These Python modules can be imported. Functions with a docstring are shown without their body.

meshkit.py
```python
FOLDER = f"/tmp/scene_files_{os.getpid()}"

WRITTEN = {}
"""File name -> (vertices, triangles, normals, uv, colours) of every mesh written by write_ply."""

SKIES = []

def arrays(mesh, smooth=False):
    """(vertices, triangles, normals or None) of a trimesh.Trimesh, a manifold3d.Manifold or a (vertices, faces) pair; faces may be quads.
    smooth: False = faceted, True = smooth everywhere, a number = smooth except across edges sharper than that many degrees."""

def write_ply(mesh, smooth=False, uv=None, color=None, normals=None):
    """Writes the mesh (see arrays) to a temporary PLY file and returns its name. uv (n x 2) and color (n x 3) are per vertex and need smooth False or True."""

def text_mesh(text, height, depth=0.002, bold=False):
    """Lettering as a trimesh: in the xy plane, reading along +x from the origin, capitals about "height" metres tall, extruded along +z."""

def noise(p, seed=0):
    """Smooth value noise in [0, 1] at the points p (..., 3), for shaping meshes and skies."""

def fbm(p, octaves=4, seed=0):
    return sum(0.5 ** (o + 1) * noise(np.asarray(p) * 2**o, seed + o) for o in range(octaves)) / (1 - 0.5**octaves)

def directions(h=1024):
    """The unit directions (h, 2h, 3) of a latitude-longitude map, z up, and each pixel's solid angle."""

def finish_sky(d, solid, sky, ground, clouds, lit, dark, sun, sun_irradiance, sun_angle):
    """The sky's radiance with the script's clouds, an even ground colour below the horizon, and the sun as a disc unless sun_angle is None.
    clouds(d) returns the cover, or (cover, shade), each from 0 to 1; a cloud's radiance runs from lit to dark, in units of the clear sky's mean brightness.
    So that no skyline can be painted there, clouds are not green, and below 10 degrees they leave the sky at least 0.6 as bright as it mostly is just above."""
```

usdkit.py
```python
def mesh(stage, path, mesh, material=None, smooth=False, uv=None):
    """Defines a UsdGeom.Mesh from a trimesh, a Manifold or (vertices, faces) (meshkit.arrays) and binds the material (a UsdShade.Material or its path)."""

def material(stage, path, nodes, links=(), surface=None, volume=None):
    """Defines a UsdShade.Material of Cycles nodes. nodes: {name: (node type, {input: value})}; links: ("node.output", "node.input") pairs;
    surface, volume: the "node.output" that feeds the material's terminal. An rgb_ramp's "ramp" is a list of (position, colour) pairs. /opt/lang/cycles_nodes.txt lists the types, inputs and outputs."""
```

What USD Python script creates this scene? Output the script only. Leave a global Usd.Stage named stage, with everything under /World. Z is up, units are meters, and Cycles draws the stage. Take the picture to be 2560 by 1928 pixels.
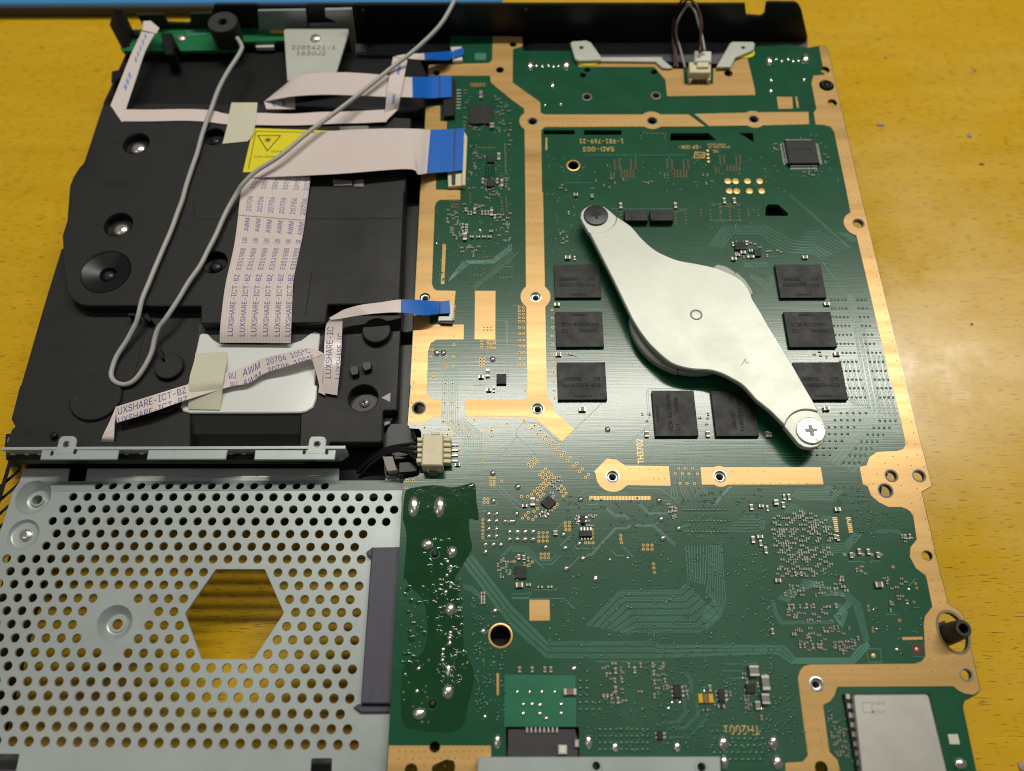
import math, random
import numpy as np, trimesh, usdkit, meshkit, shapely, mapbox_earcut
from shapely.geometry import Polygon, Point, LineString, box as sbox
from shapely.ops import unary_union
from shapely import affinity
from pxr import Usd, UsdGeom, UsdLux, UsdShade, Gf, Sdf, Vt

random.seed(7)
rng = np.random.default_rng(7)
stage = Usd.Stage.CreateInMemory()
UsdGeom.SetStageUpAxis(stage, 'Z'); UsdGeom.SetStageMetersPerUnit(stage, 1.0)
UsdGeom.Xform.Define(stage, '/World')

# ---------------------------------------------------------------- camera, lamps, exposure (lengths in mm)
T0 = -7.5                                    # the table top (z = 0 is a datum 18 mm below the board)
ZB = 18.0                                    # top of the circuit board
FPX, TILT, ROLL, YAW = 2086.0, math.radians(26.03), math.radians(-0.428), math.radians(0.222)
IW, IH = 2560.0, 1928.0
CAM = np.array([0.0, 0.0, 215.1 + ZB + 1.1])
def _rot(t, r, y):
    cx, sx, cz, sz, cr, sr = math.cos(t), math.sin(t), math.cos(y), math.sin(y), math.cos(r), math.sin(r)
    return (np.array([[cz, -sz, 0], [sz, cz, 0], [0, 0, 1]]) @ np.array([[1, 0, 0], [0, cx, -sx], [0, sx, cx]])
            @ np.array([[cr, -sr, 0], [sr, cr, 0], [0, 0, 1]]))
RC = _rot(TILT, ROLL, YAW)
cam = UsdGeom.Camera.Define(stage, '/World/camera')
cam.CreateHorizontalApertureAttr(9.8); cam.CreateVerticalApertureAttr(9.8 * 771 / 1024)
cam.CreateFocalLengthAttr(9.8 * FPX / IW)
cam.CreateFStopAttr(2.5); cam.CreateFocusDistanceAttr(0.236)
cam.CreateExposureAttr(-0.24)
cam.CreateClippingRangeAttr(Gf.Vec2f(0.01, 100))
m4 = np.eye(4); m4[:3, :3] = RC; m4[:3, 3] = CAM / 1000
cam.AddTransformOp().Set(Gf.Matrix4d(*m4.T.ravel().tolist()))

def lamp(name, loc, aim, w, h, power, color):
    l = UsdLux.RectLight.Define(stage, '/World/' + name)
    l.CreateWidthAttr(w); l.CreateHeightAttr(h); l.CreateIntensityAttr(power); l.CreateColorAttr(Gf.Vec3f(*color))
    loc, aim = np.array(loc, float), np.array(aim, float)
    z = (loc - aim) / np.linalg.norm(loc - aim)
    x = np.cross([0, 1, 0], z); x /= np.linalg.norm(x); y = np.cross(z, x)
    t = np.eye(4); t[:3, 0], t[:3, 1], t[:3, 2], t[:3, 3] = x, y, z, loc
    l.AddTransformOp().Set(Gf.Matrix4d(*t.T.ravel().tolist()))
    return l
# the ceiling tube whose broad reflection lies across the board, and the window-side fill of the room
lamp('ceiling_lamp', (0.30, 0.80, 1.50), (0.0, 0.1, 0.0), 1.5, 0.035, 155.0, (1.0, 0.96, 0.85))
lamp('room_lamp', (-0.9, -0.15, 1.45), (0.0, 0.1, 0.0), 0.5, 0.3, 3.0, (1.0, 0.95, 0.84))
# pale patch of ceiling lit by the lamp, seen as the soft sheen low on the board
lamp('ceiling_glow', (0.42, 0.22, 1.60), (0.3, 0.05, 0.0), 0.7, 0.42, 0.8, (1.0, 0.96, 0.88))
room_light = UsdLux.DomeLight.Define(stage, '/World/room_light')
room_light.CreateIntensityAttr(1.0)

# ---------------------------------------------------------------- helpers
def U(px, py, z=ZB):
    """the point of the plane at height z that is seen at pixel (px, py) of the photograph"""
    d = RC @ np.array([(px - IW / 2) / FPX, -(py - IH / 2) / FPX, -1.0])
    t = (z - CAM[2]) / d[2]
    return CAM[:2] + t * d[:2]
S_ = 640 / 2212
def pix(text):
    out, c, r = [], 0, 0
    for tok in text.split():
        if ',' in tok:
            x, y = map(float, tok.split(',')[:2]); out.append((640 * c + x * S_, 482 * r + y * S_))
        else:
            c, r = int(tok[0]), int(tok[1])
    return out
def P(text, z=ZB):
    return np.array([U(x, y, z) for x, y in pix(text)])
def PR(text, z=ZB):
    """points with a radius: 'x,y,r' -> [(x, y, r)] in mm"""
    out, c, r = [], 0, 0
    for tok in text.split():
        if ',' in tok:
            x, y, q = map(float, tok.split(',')); a = U(640 * c + x * S_, 482 * r + y * S_, z); b = U(640 * c + (x + q) * S_, 482 * r + y * S_, z)
            out.append((a[0], a[1], np.linalg.norm(b - a)))
        else:
            c, r = int(tok[0]), int(tok[1])
    return out
def poly(text, z=ZB):
    p = Polygon(P(text, z))
    return p if p.is_valid else p.buffer(0)
def disc(x, y, r, n=24):
    return Polygon([(x + r * math.cos(a), y + r * math.sin(a)) for a in np.linspace(0, 2 * math.pi, n, endpoint=False)])
def rounded(p, r):
    return p.buffer(-r).buffer(2 * r, quad_segs=6).buffer(-r, quad_segs=6)
def spline(pts, n=8, closed=False):
    pts = np.asarray(pts, float); k = len(pts); out = []
    for i in range(k if closed else k - 1):
        g = lambda j: pts[j % k] if closed else pts[min(max(j, 0), k - 1)]
        p0, p1, p2, p3 = g(i - 1), g(i), g(i + 1), g(i + 2)
        for t in np.arange(n) / n:
            out.append(0.5 * (2 * p1 + (p2 - p0) * t + (2 * p0 - 5 * p1 + 4 * p2 - p3) * t * t + (3 * p1 - p0 - 3 * p2 + p3) * t ** 3))
    if not closed:
        out.append(pts[-1])
    return np.array(out)

def _ring(c):
    c = np.array(c)[:, :2]
    if np.allclose(c[0], c[-1]): c = c[:-1]
    keep = np.linalg.norm(c - np.roll(c, 1, 0), axis=1) > 1e-5
    return c[keep]
def _inset(c, d):
    """moves a ring d to its left (mitred, limited)"""
    e = np.roll(c, -1, 0) - c; e /= np.linalg.norm(e, axis=1, keepdims=True)
    nrm = np.stack([-e[:, 1], e[:, 0]], 1); prev = np.roll(nrm, 1, 0)
    m = nrm + prev; q = np.maximum((m * nrm).sum(1, keepdims=True), 0.5)
    return c + d * m / q
def _geoms(p):
    return [g for g in getattr(p, 'geoms', [p]) if isinstance(g, Polygon) and g.area > 1e-4]
def _cap(rings, tops, top, ends):
    from scipy.spatial import cKDTree
    try:
        g = Polygon(tops[0], tops[1:])
        if not g.is_valid or len(top) > 6000: raise ValueError
        t = np.array([q.exterior.coords[:3] for q in shapely.constrained_delaunay_triangles(g).geoms])[:, :, :2]
        d, i = cKDTree(top).query(t.reshape(-1, 2))
        if d.max() > 1e-6: raise ValueError
        return i.reshape(-1, 3)
    except Exception:
        return mapbox_earcut.triangulate_float64(top, ends).reshape(-1, 3).astype(int)
def slab(p, z0, z1, b=0.0):
    """a polygon (shapely, mm) raised from z0 to z1, with its upper edge bevelled by b"""
    V, F, off = [], [], 0
    for g in _geoms(p):
        g = shapely.geometry.polygon.orient(g, 1.0)
        rings = [_ring(g.exterior.coords)] + [_ring(r.coords) for r in g.interiors]
        rings = [r for r in rings if len(r) > 2]
        tops = [_inset(r, b) for r in rings] if b > 0 else rings
        n = sum(map(len, rings))
        ends = np.cumsum([len(r) for r in rings]).astype(np.uint32)
        bot = np.vstack(rings); top = np.vstack(tops)
        tri = _cap(rings, tops, top, ends)
        levels = [(bot, z0), (bot, z1 - b), (top, z1)] if b > 0 else [(bot, z0), (top, z1)]
        for q, z in levels:
            V.append(np.column_stack([q, np.full(n, z)]))
        # orientation of the earcut triangles: make them face up
        a = top[tri]; cr = np.cross(a[:, 1] - a[:, 0], a[:, 2] - a[:, 0])
        tri = np.where((cr > 0)[:, None], tri, tri[:, ::-1])
        L = len(levels)
        F.append(tri + off + (L - 1) * n); F.append(tri[:, ::-1] + off)
        s = 0
        for e in ends:
            i = np.arange(s, e); j = np.roll(i, -1)
            for k in range(L - 1):
                a0, a1, b0, b1 = i + k * n + off, j + k * n + off, i + (k + 1) * n + off, j + (k + 1) * n + off
                F.append(np.column_stack([a0, a1, b1])); F.append(np.column_stack([a0, b1, b0]))
            s = e
        off += n * L
    return np.vstack(V), np.vstack(F)
def join(ms):
    V, F, o = [], [], 0
    for m in ms:
        v, f, _ = meshkit.arrays(m); V.append(v); F.append(f + o); o += len(v)
    return np.vstack(V), np.vstack(F)
def box(x, y, z0, w, d, h, rot=0.0, b=0.0):
    p = affinity.translate(affinity.rotate(sbox(-w / 2, -d / 2, w / 2, d / 2), rot, origin=(0, 0)), x, y)
    return slab(p, z0, z0 + h, b)
def lathe(profile, x=0, y=0, n=28):
    """profile [(r, z)...] from the bottom/outside inwards"""
    V, F = [], []
    k = len(profile)
    for a in np.linspace(0, 2 * math.pi, n, endpoint=False):
        for r, z in profile: V.append((x + r * math.cos(a), y + r * math.sin(a), z))
    for i in range(n):
        j = (i + 1) % n
        for q in range(k - 1):
            F += [(i * k + q, j * k + q, j * k + q + 1), (i * k + q, j * k + q + 1, i * k + q + 1)]
    return np.array(V), np.array(F)
def tube(pts, r, n=10):
    pts = np.asarray(pts, float); t = np.gradient(pts, axis=0); t /= np.linalg.norm(t, axis=1, keepdims=True)
    up = np.array([0, 0, 1.0]); V, F = [], []
    for p, d in zip(pts, t):
        a = np.cross(d, up); 
        if np.linalg.norm(a) < 1e-3: a = np.array([1.0, 0, 0])
        a /= np.linalg.norm(a); b = np.cross(a, d)
        for q in np.linspace(0, 2 * math.pi, n, endpoint=False): V.append(p + r * (math.cos(q) * a + math.sin(q) * b))
    m = len(pts)
    for i in range(m - 1):
        for q in range(n):
            w = (q + 1) % n
            F += [(i * n + q, (i + 1) * n + q, (i + 1) * n + w), (i * n + q, (i + 1) * n + w, i * n + w)]
    c0, c1 = len(V), len(V) + 1
    V += [pts[0], pts[-1]]
    for q in range(n):
        w = (q + 1) % n
        F += [(c0, q, w), (c1, (m - 1) * n + w, (m - 1) * n + q)]
    return np.array(V), np.array(F)
def dome(x, y, z, rx, ry=None, h=None, rot=0.0, n=12):
    """a solder blob: a flattened half ball"""
    ry = ry or rx; h = h or min(rx, ry) * 0.7
    pr = [(1.0, 0.0), (0.93, 0.42), (0.72, 0.75), (0.4, 0.94), (0.0, 1.0)]
    v, f = lathe(pr, n=n)
    v = v * [rx, ry, h]; c, s = math.cos(rot), math.sin(rot)
    v = np.column_stack([v[:, 0] * c - v[:, 1] * s + x, v[:, 0] * s + v[:, 1] * c + y, v[:, 2] + z])
    return v, f
def hull(points):
    return trimesh.convex.convex_hull(np.asarray(points, float))

_taken = {}
def _name(parent, name):
    k = (parent, name); n = _taken.get(k, 0); _taken[k] = n + 1
    return f'{parent}/{name}' + (f'_{n:03d}' if n else '')
def path_of(p):
    return str(p.GetPath()) if hasattr(p, 'GetPath') else p
def data(prim, **kw):
    prim = prim.GetPrim() if hasattr(prim, 'GetPrim') else prim
    for k, v in kw.items():
        if v: prim.SetCustomDataByKey(k, v)
    return prim
def thing(name, label, category, group=None):
    x = UsdGeom.Xform.Define(stage, _name('/World', name))
    return data(x, label=label, category=category, group=group)
def obj(name, mesh, mat, parent='/World', smooth=False, **kw):
    v, f, nr = meshkit.arrays(mesh)
    m = usdkit.mesh(stage, _name(path_of(parent), name), (v / 1000.0, f), M[mat], smooth)
    return data(m, **kw)

# ---------------------------------------------------------------- materials
M = {}
def mat(name, color, rough=0.5, metal=0.0, var=0.0, scale=300.0, bump=0.0, bscale=2000.0, coat=0.0, rvar=0.0, stretch=(1, 1, 1), spec=None, color2=None, trans=0.0):
    n = {'g': ('geometry', {}), 'mp': ('mapping', {'mapping_type': 'point', 'scale': stretch}),
         'p': ('principled_bsdf', {'base_color': color, 'roughness': rough, 'metallic': metal})}
    l = [('g.position', 'mp.vector')]
    if coat: n['p'][1]['coat_weight'] = coat; n['p'][1]['coat_roughness'] = 0.15
    if spec is not None: n['p'][1]['specular_ior_level'] = spec
    if trans: n['p'][1]['transmission_weight'] = trans
    if var or color2:
        c2 = color2 or tuple(min(1, c * (1 + var)) for c in color); c1 = color if color2 else tuple(c * (1 - var) for c in color)
        n['nz'] = ('noise_texture', {'scale': scale, 'detail': 4.0, 'roughness': 0.6})
        n['rp'] = ('rgb_ramp', {'ramp': [(0.3, c1), (0.7, c2)]})
        l += [('mp.vector', 'nz.vector'), ('nz.fac', 'rp.fac'), ('rp.color', 'p.base_color')]
    if rvar:
        n['nr'] = ('noise_texture', {'scale': scale * 0.6, 'detail': 5.0, 'roughness': 0.65})
        n['mr'] = ('map_range', {'from_min': 0.3, 'from_max': 0.7, 'to_min': max(0.02, rough - rvar), 'to_max': rough + rvar, 'clamp': True})
        l += [('mp.vector', 'nr.vector'), ('nr.fac', 'mr.value'), ('mr.result', 'p.roughness')]
    if bump:
        n['nb'] = ('noise_texture', {'scale': bscale, 'detail': 3.0, 'roughness': 0.6})
        n['b'] = ('bump', {'strength': bump, 'distance': 0.0002})
        l += [('mp.vector', 'nb.vector'), ('nb.fac', 'b.height'), ('b.normal', 'p.normal')]
    M[name] = usdkit.material(stage, '/World/Looks/' + name, n, l, surface='p.BSDF')
    return M[name]

# room glow on the dome: an even, dim, warm room
M['room'] = usdkit.material(stage, '/World/Looks/room', {'b': ('background_shader', {'color': (0.96, 1.0, 0.93), 'strength': 0.12})}, [], surface='b.background')
UsdShade.MaterialBindingAPI.Apply(room_light.GetPrim()).Bind(M['room'])

# table: stained beech with short dark pores along x
M['table_wood'] = usdkit.material(stage, '/World/Looks/table_wood', {
    'g': ('geometry', {}),
    'm1': ('mapping', {'mapping_type': 'point', 'scale': (240.0, 2300.0, 1.0)}), 'n1': ('noise_texture', {'scale': 1.0, 'detail': 1.0, 'roughness': 0.4}),
    'm2': ('mapping', {'mapping_type': 'point', 'scale': (14.0, 130.0, 1.0)}), 'n2': ('noise_texture', {'scale': 1.0, 'detail': 5.0, 'roughness': 0.6}),
    'n3': ('noise_texture', {'scale': 22.0, 'detail': 6.0, 'roughness': 0.65}),
    'r1': ('rgb_ramp', {'ramp': [(0.0, (0, 0, 0)), (0.64, (0, 0, 0)), (0.69, (1, 1, 1))]}),
    'r2': ('rgb_ramp', {'ramp': [(0.3, (0.60, 0.345, 0.008)), (0.7, (0.67, 0.402, 0.014))]}),
    'r3': ('map_range', {'from_min': 0.35, 'from_max': 0.7, 'to_min': 0.15, 'to_max': 0.36, 'clamp': True}),
    'mx': ('mix_color', {'blend_type': 'mix', 'b': (0.20, 0.095, 0.006)}),
    'f': ('math', {'math_type': 'multiply', 'value2': 0.72}),
    'b': ('bump', {'strength': 0.12, 'distance': 0.0001}),
    'p': ('principled_bsdf', {'roughness': 0.3, 'specular_ior_level': 0.5})},
    [('g.position', 'm1.vector'), ('m1.vector', 'n1.vector'), ('g.position', 'm2.vector'), ('m2.vector', 'n2.vector'), ('g.position', 'n3.vector'),
     ('n1.fac', 'r1.fac'), ('n2.fac', 'r2.fac'), ('n3.fac', 'r3.value'), ('r3.result', 'p.roughness'),
     ('r2.color', 'mx.a'), ('r1.color', 'f.value1'), ('f.value', 'mx.fac'), ('mx.result', 'p.base_color'),
     ('n2.fac', 'b.height'), ('b.normal', 'p.normal')], surface='p.BSDF')
def mask(name, color, color2, rough=0.3, weave=0.25):
    """green solder mask over woven glass: fine horizontal threads show in the gloss"""
    M[name] = usdkit.material(stage, '/World/Looks/' + name, {
        'g': ('geometry', {}), 'n0': ('noise_texture', {'scale': 120.0, 'detail': 4.0, 'roughness': 0.6}),
        'r0': ('rgb_ramp', {'ramp': [(0.35, color), (0.65, color2)]}),
        'm': ('mapping', {'mapping_type': 'point', 'scale': (60.0, 1900.0, 1.0)}), 'w': ('noise_texture', {'scale': 1.0, 'detail': 2.0, 'roughness': 0.5}),
        'b': ('bump', {'strength': weave, 'distance': 0.0002}),
        'p': ('principled_bsdf', {'roughness': rough, 'specular_ior_level': 0.58})},
        [('g.position', 'n0.vector'), ('n0.fac', 'r0.fac'), ('r0.color', 'p.base_color'), ('g.position', 'm.vector'), ('m.vector', 'w.vector'), ('w.fac', 'b.height'), ('b.normal', 'p.normal')], surface='p.BSDF')
mask('board_green', (0.006, 0.072, 0.031), (0.009, 0.088, 0.040), 0.20, 0.045)
mask('trace_green', (0.055, 0.205, 0.145), (0.065, 0.235, 0.165), 0.30, 0.0)
mask('bump_green', (0.012, 0.085, 0.042), (0.017, 0.10, 0.05), 0.22, 0.0)
mask('light_green', (0.010, 0.15, 0.075), (0.014, 0.17, 0.085), 0.25, 0.05)
mat('flux_green', (0.008, 0.056, 0.017), 0.07, var=0.15, scale=150, bump=0.35, bscale=420, spec=0.7)
mat('flex_line', (0.68, 0.575, 0.545), 0.2)
mat('gold', (0.58, 0.345, 0.115), 0.31, 0.26, var=0.12, scale=45, rvar=0.10, bump=0.03, stretch=(90 / 300, 1300 / 300, 1), bscale=300)
mat('via_gold', (0.42, 0.27, 0.09), 0.35, 0.5)
mat('gold_pad', (0.74, 0.44, 0.15), 0.33, 0.35)
mat('copper_dot', (0.22, 0.11, 0.035), 0.5, 0.4)
mat('solder', (0.80, 0.78, 0.74), 0.20, 0.95, rvar=0.08, scale=800)
mat('tin', (0.50, 0.49, 0.46), 0.34, 0.8)
mat('chip_black', (0.017, 0.017, 0.0175), 0.5, var=0.2, scale=500, bump=0.08, bscale=6000, spec=0.3, rvar=0.08)
mat('chip_mark', (0.004, 0.004, 0.004), 0.85, spec=0.1)
mat('cap_brown', (0.21, 0.135, 0.085), 0.4)
mat('tiny_tin', (0.30, 0.30, 0.27), 0.35, 0.3)
mat('tiny_brown', (0.085, 0.06, 0.045), 0.4)
mat('cap_grey', (0.22, 0.20, 0.18), 0.4)
mat('resistor_black', (0.015, 0.015, 0.016), 0.35)
mat('hole_dark', (0.012, 0.010, 0.009), 0.7)
mat('painted_steel', (0.53, 0.55, 0.49), 0.38, 0.2, var=0.05, scale=90, bump=0.12, bscale=2200, rvar=0.05)
mat('grey_plastic', (0.38, 0.39, 0.37), 0.38)
mat('black_screw', (0.018, 0.018, 0.022), 0.35, 0.2, bump=0.05, bscale=4000)
mat('bright_steel', (0.78, 0.77, 0.70), 0.28, 0.9, rvar=0.08, scale=500, bump=0.1, bscale=1500)
mat('tray_steel', (0.40, 0.445, 0.44), 0.38, 0.35, var=0.06, scale=45, rvar=0.10, bump=0.06, bscale=2000)
mat('bare_steel', (0.55, 0.55, 0.51), 0.33, 0.75, rvar=0.06, scale=100)
mat('black_plastic', (0.0165, 0.0165, 0.0172), 0.5, var=0.1, scale=300, bump=0.2, bscale=2600, spec=0.35)
mat('smooth_black', (0.008, 0.008, 0.009), 0.35, spec=0.35)
mat('dark_inside', (0.006, 0.006, 0.006), 0.8)
mat('purple_plastic', (0.060, 0.056, 0.088), 0.5, var=0.1, scale=200, stretch=(4, 1, 1))
mat('white_flex', (0.75, 0.645, 0.615), 0.20, var=0.03, scale=50)
mat('blue_tab', (0.003, 0.125, 0.56), 0.4, spec=0.3)
mat('dark_blue', (0.004, 0.02, 0.09), 0.4)
mat('print_blue', (0.055, 0.055, 0.30), 0.5)
mat('print_pale', (0.20, 0.34, 0.62), 0.5)
mat('tape', (0.62, 0.60, 0.46), 0.5, var=0.04, scale=120)
mat('cable_grey', (0.40, 0.40, 0.37), 0.42)
mat('cable_white', (0.62, 0.62, 0.60), 0.42)
mat('cable_brown', (0.075, 0.022, 0.018), 0.4)
mat('cable_black', (0.012, 0.012, 0.013), 0.35)
mat('cream', (0.70, 0.63, 0.42), 0.42, var=0.08, scale=300)
mat('white_plastic', (0.72, 0.71, 0.66), 0.35)
mat('white_sheet', (0.74, 0.75, 0.74), 0.18, coat=0.5)
mat('label_yellow', (0.80, 0.68, 0.0), 0.4)
mat('print_black', (0.02, 0.02, 0.015), 0.5)
mat('small_board', (0.010, 0.16, 0.055), 0.3)
mat('mat_blue', (0.045, 0.24, 0.52), 0.5)
mat('mat_edge', (0.04, 0.04, 0.04), 0.6)
mat('shield_tin', (0.52, 0.50, 0.46), 0.36, 0.55, var=0.06, scale=70, rvar=0.06)
mat('amber', (0.75, 0.42, 0.01), 0.3)
mat('port_black', (0.030, 0.028, 0.034), 0.45, var=0.15, scale=400)
mat('red_pad', (0.075, 0.014, 0.009), 0.4)
mat('crumb', (0.32, 0.28, 0.30), 0.6)
mat('rubber', (0.020, 0.018, 0.018), 0.6)
mat('ledge_grey', (0.085, 0.08, 0.095), 0.45)
mat('slot_edge', (0.20, 0.16, 0.075), 0.5)
mat('etch', (0.43, 0.41, 0.38), 0.5)

# moulded black plastic with a little lint and dust on it
M['black_plastic'] = usdkit.material(stage, '/World/Looks/black_plastic_dusty', {
    'g': ('geometry', {}), 'd': ('noise_texture', {'scale': 1500.0, 'detail': 1.0, 'roughness': 0.4}), 'e': ('noise_texture', {'scale': 35.0, 'detail': 4.0, 'roughness': 0.6}),
    'rd': ('rgb_ramp', {'ramp': [(0.0, (0.0155, 0.0155, 0.016)), (0.72, (0.0165, 0.0165, 0.0172)), (0.82, (0.09, 0.088, 0.085))]}),
    're': ('map_range', {'from_min': 0.35, 'from_max': 0.68, 'to_min': 0.38, 'to_max': 0.60, 'clamp': True}),
    'nb': ('noise_texture', {'scale': 2600.0, 'detail': 3.0, 'roughness': 0.6}), 'b': ('bump', {'strength': 0.25, 'distance': 0.0002}),
    'p': ('principled_bsdf', {'specular_ior_level': 0.3})},
    [('g.position', 'd.vector'), ('g.position', 'e.vector'), ('g.position', 'nb.vector'), ('d.fac', 'rd.fac'), ('rd.color', 'p.base_color'), ('e.fac', 're.value'), ('re.result', 'p.roughness'), ('nb.fac', 'b.height'), ('b.normal', 'p.normal')], surface='p.BSDF')
# ---------------------------------------------------------------- setting: table
obj('table', slab(sbox(-700, -350, 700, 900), T0 - 30, T0), 'table_wood', kind='structure')

# ---------------------------------------------------------------- the main circuit board
board = thing('circuit_board', 'large green main circuit board with gold border strips and black memory chips', 'circuit board')
OUT = poly('10 1680,310 2040,312 20 92,316 95,440 515,442 575,528 1245,530 1310,597 1765,590 1930,492 2040,458 2110,402 2212,398 30 180,385 340,412 440,396 490,390 518,420 525,445 800,1660 '
           '31 800,0 1195,1660 32 1195,0 1415,848 1420,868 1330,922 1500,1660 33 1505,0 1560,220 1680,290 1700,360 1832,935 1838,970 1790,1015 1700,1060 1685,1110 1830,1800 13 1122,1800 1130,1640 1220,0 '
           '12 1225,1660 1265,900 1272,830 1290,802 1395,785 1412,760 1425,600 1428,400 1408,376 1330,369 1310,335 1335,0 11 1330,1660 1415,0 10 1425,1500 1455,1115 1465,915 1480,655 1490,562 1675,548')
HOLES = PR('20 10,385,28 10 2108,605,32 1560,632,28 20 178,1050,36 1212,1045,38 2090,1032,36 650,603,28 612,650,28 1228,622,28 648,838,32 1244,826,32 1870,635,34 530,1430,46 '
           '30 492,605,38 505,740,62 556,888,38 31 782,265,42 21 205,900,38 11 1460,905,42 12 1408,195,52 22 222,200,44 870,785,46 1797,785,46 '
           '32 1065,780,46 1305,780,48 1015,907,56 1375,1470,42 33 420,915,50 1712,832,48 460,1640,52 13 2112,495,92 1340,1660,52 1545,1455,44 1525,1085,36 12 1545,1455,32')
CUT = [disc(*h) for h in HOLES if h[2] > 0]
CUT += [poly(t) for t in ('20 275,1125 542,1125 542,1162 272,1162', '20 622,1125 948,1125 948,1165 622,1165', '20 1370,1152 1700,1150 1765,1212 1365,1216', '20 1965,1150 2082,1148 2092,1232',
                          '21 2192,128 31 0,100 90,102 176,180 168,202 0,200 21 2188,198', '13 2160,1285 23 578,1285 592,1950 13 2158,1950')]
sx, sy = U(*pix('33 1600,465')[0]); CUT.append(affinity.rotate(affinity.scale(disc(sx, sy, 1.0), 3.4, 5.0), 12))
CUT.append(rounded(poly('13 1530,1620 1640,1570 1710,1580 1715,1640 1690,1760 1500,1760'), 0.6))
cuts = unary_union(CUT)
LIGHT = poly('13 2148,830 23 535,838 548,1280 13 2142,1280')
sub = shapely.set_precision(OUT.difference(cuts).buffer(-0.02).buffer(0.02), 0.002)
obj('substrate', slab(shapely.set_precision(sub.difference(LIGHT).buffer(-0.01), 0.002), ZB - 1.6, ZB), 'board_green', board)
obj('bare_window', slab(LIGHT.difference(cuts), ZB - 1.6, ZB - 0.06, 0.0), 'light_green', board)

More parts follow.
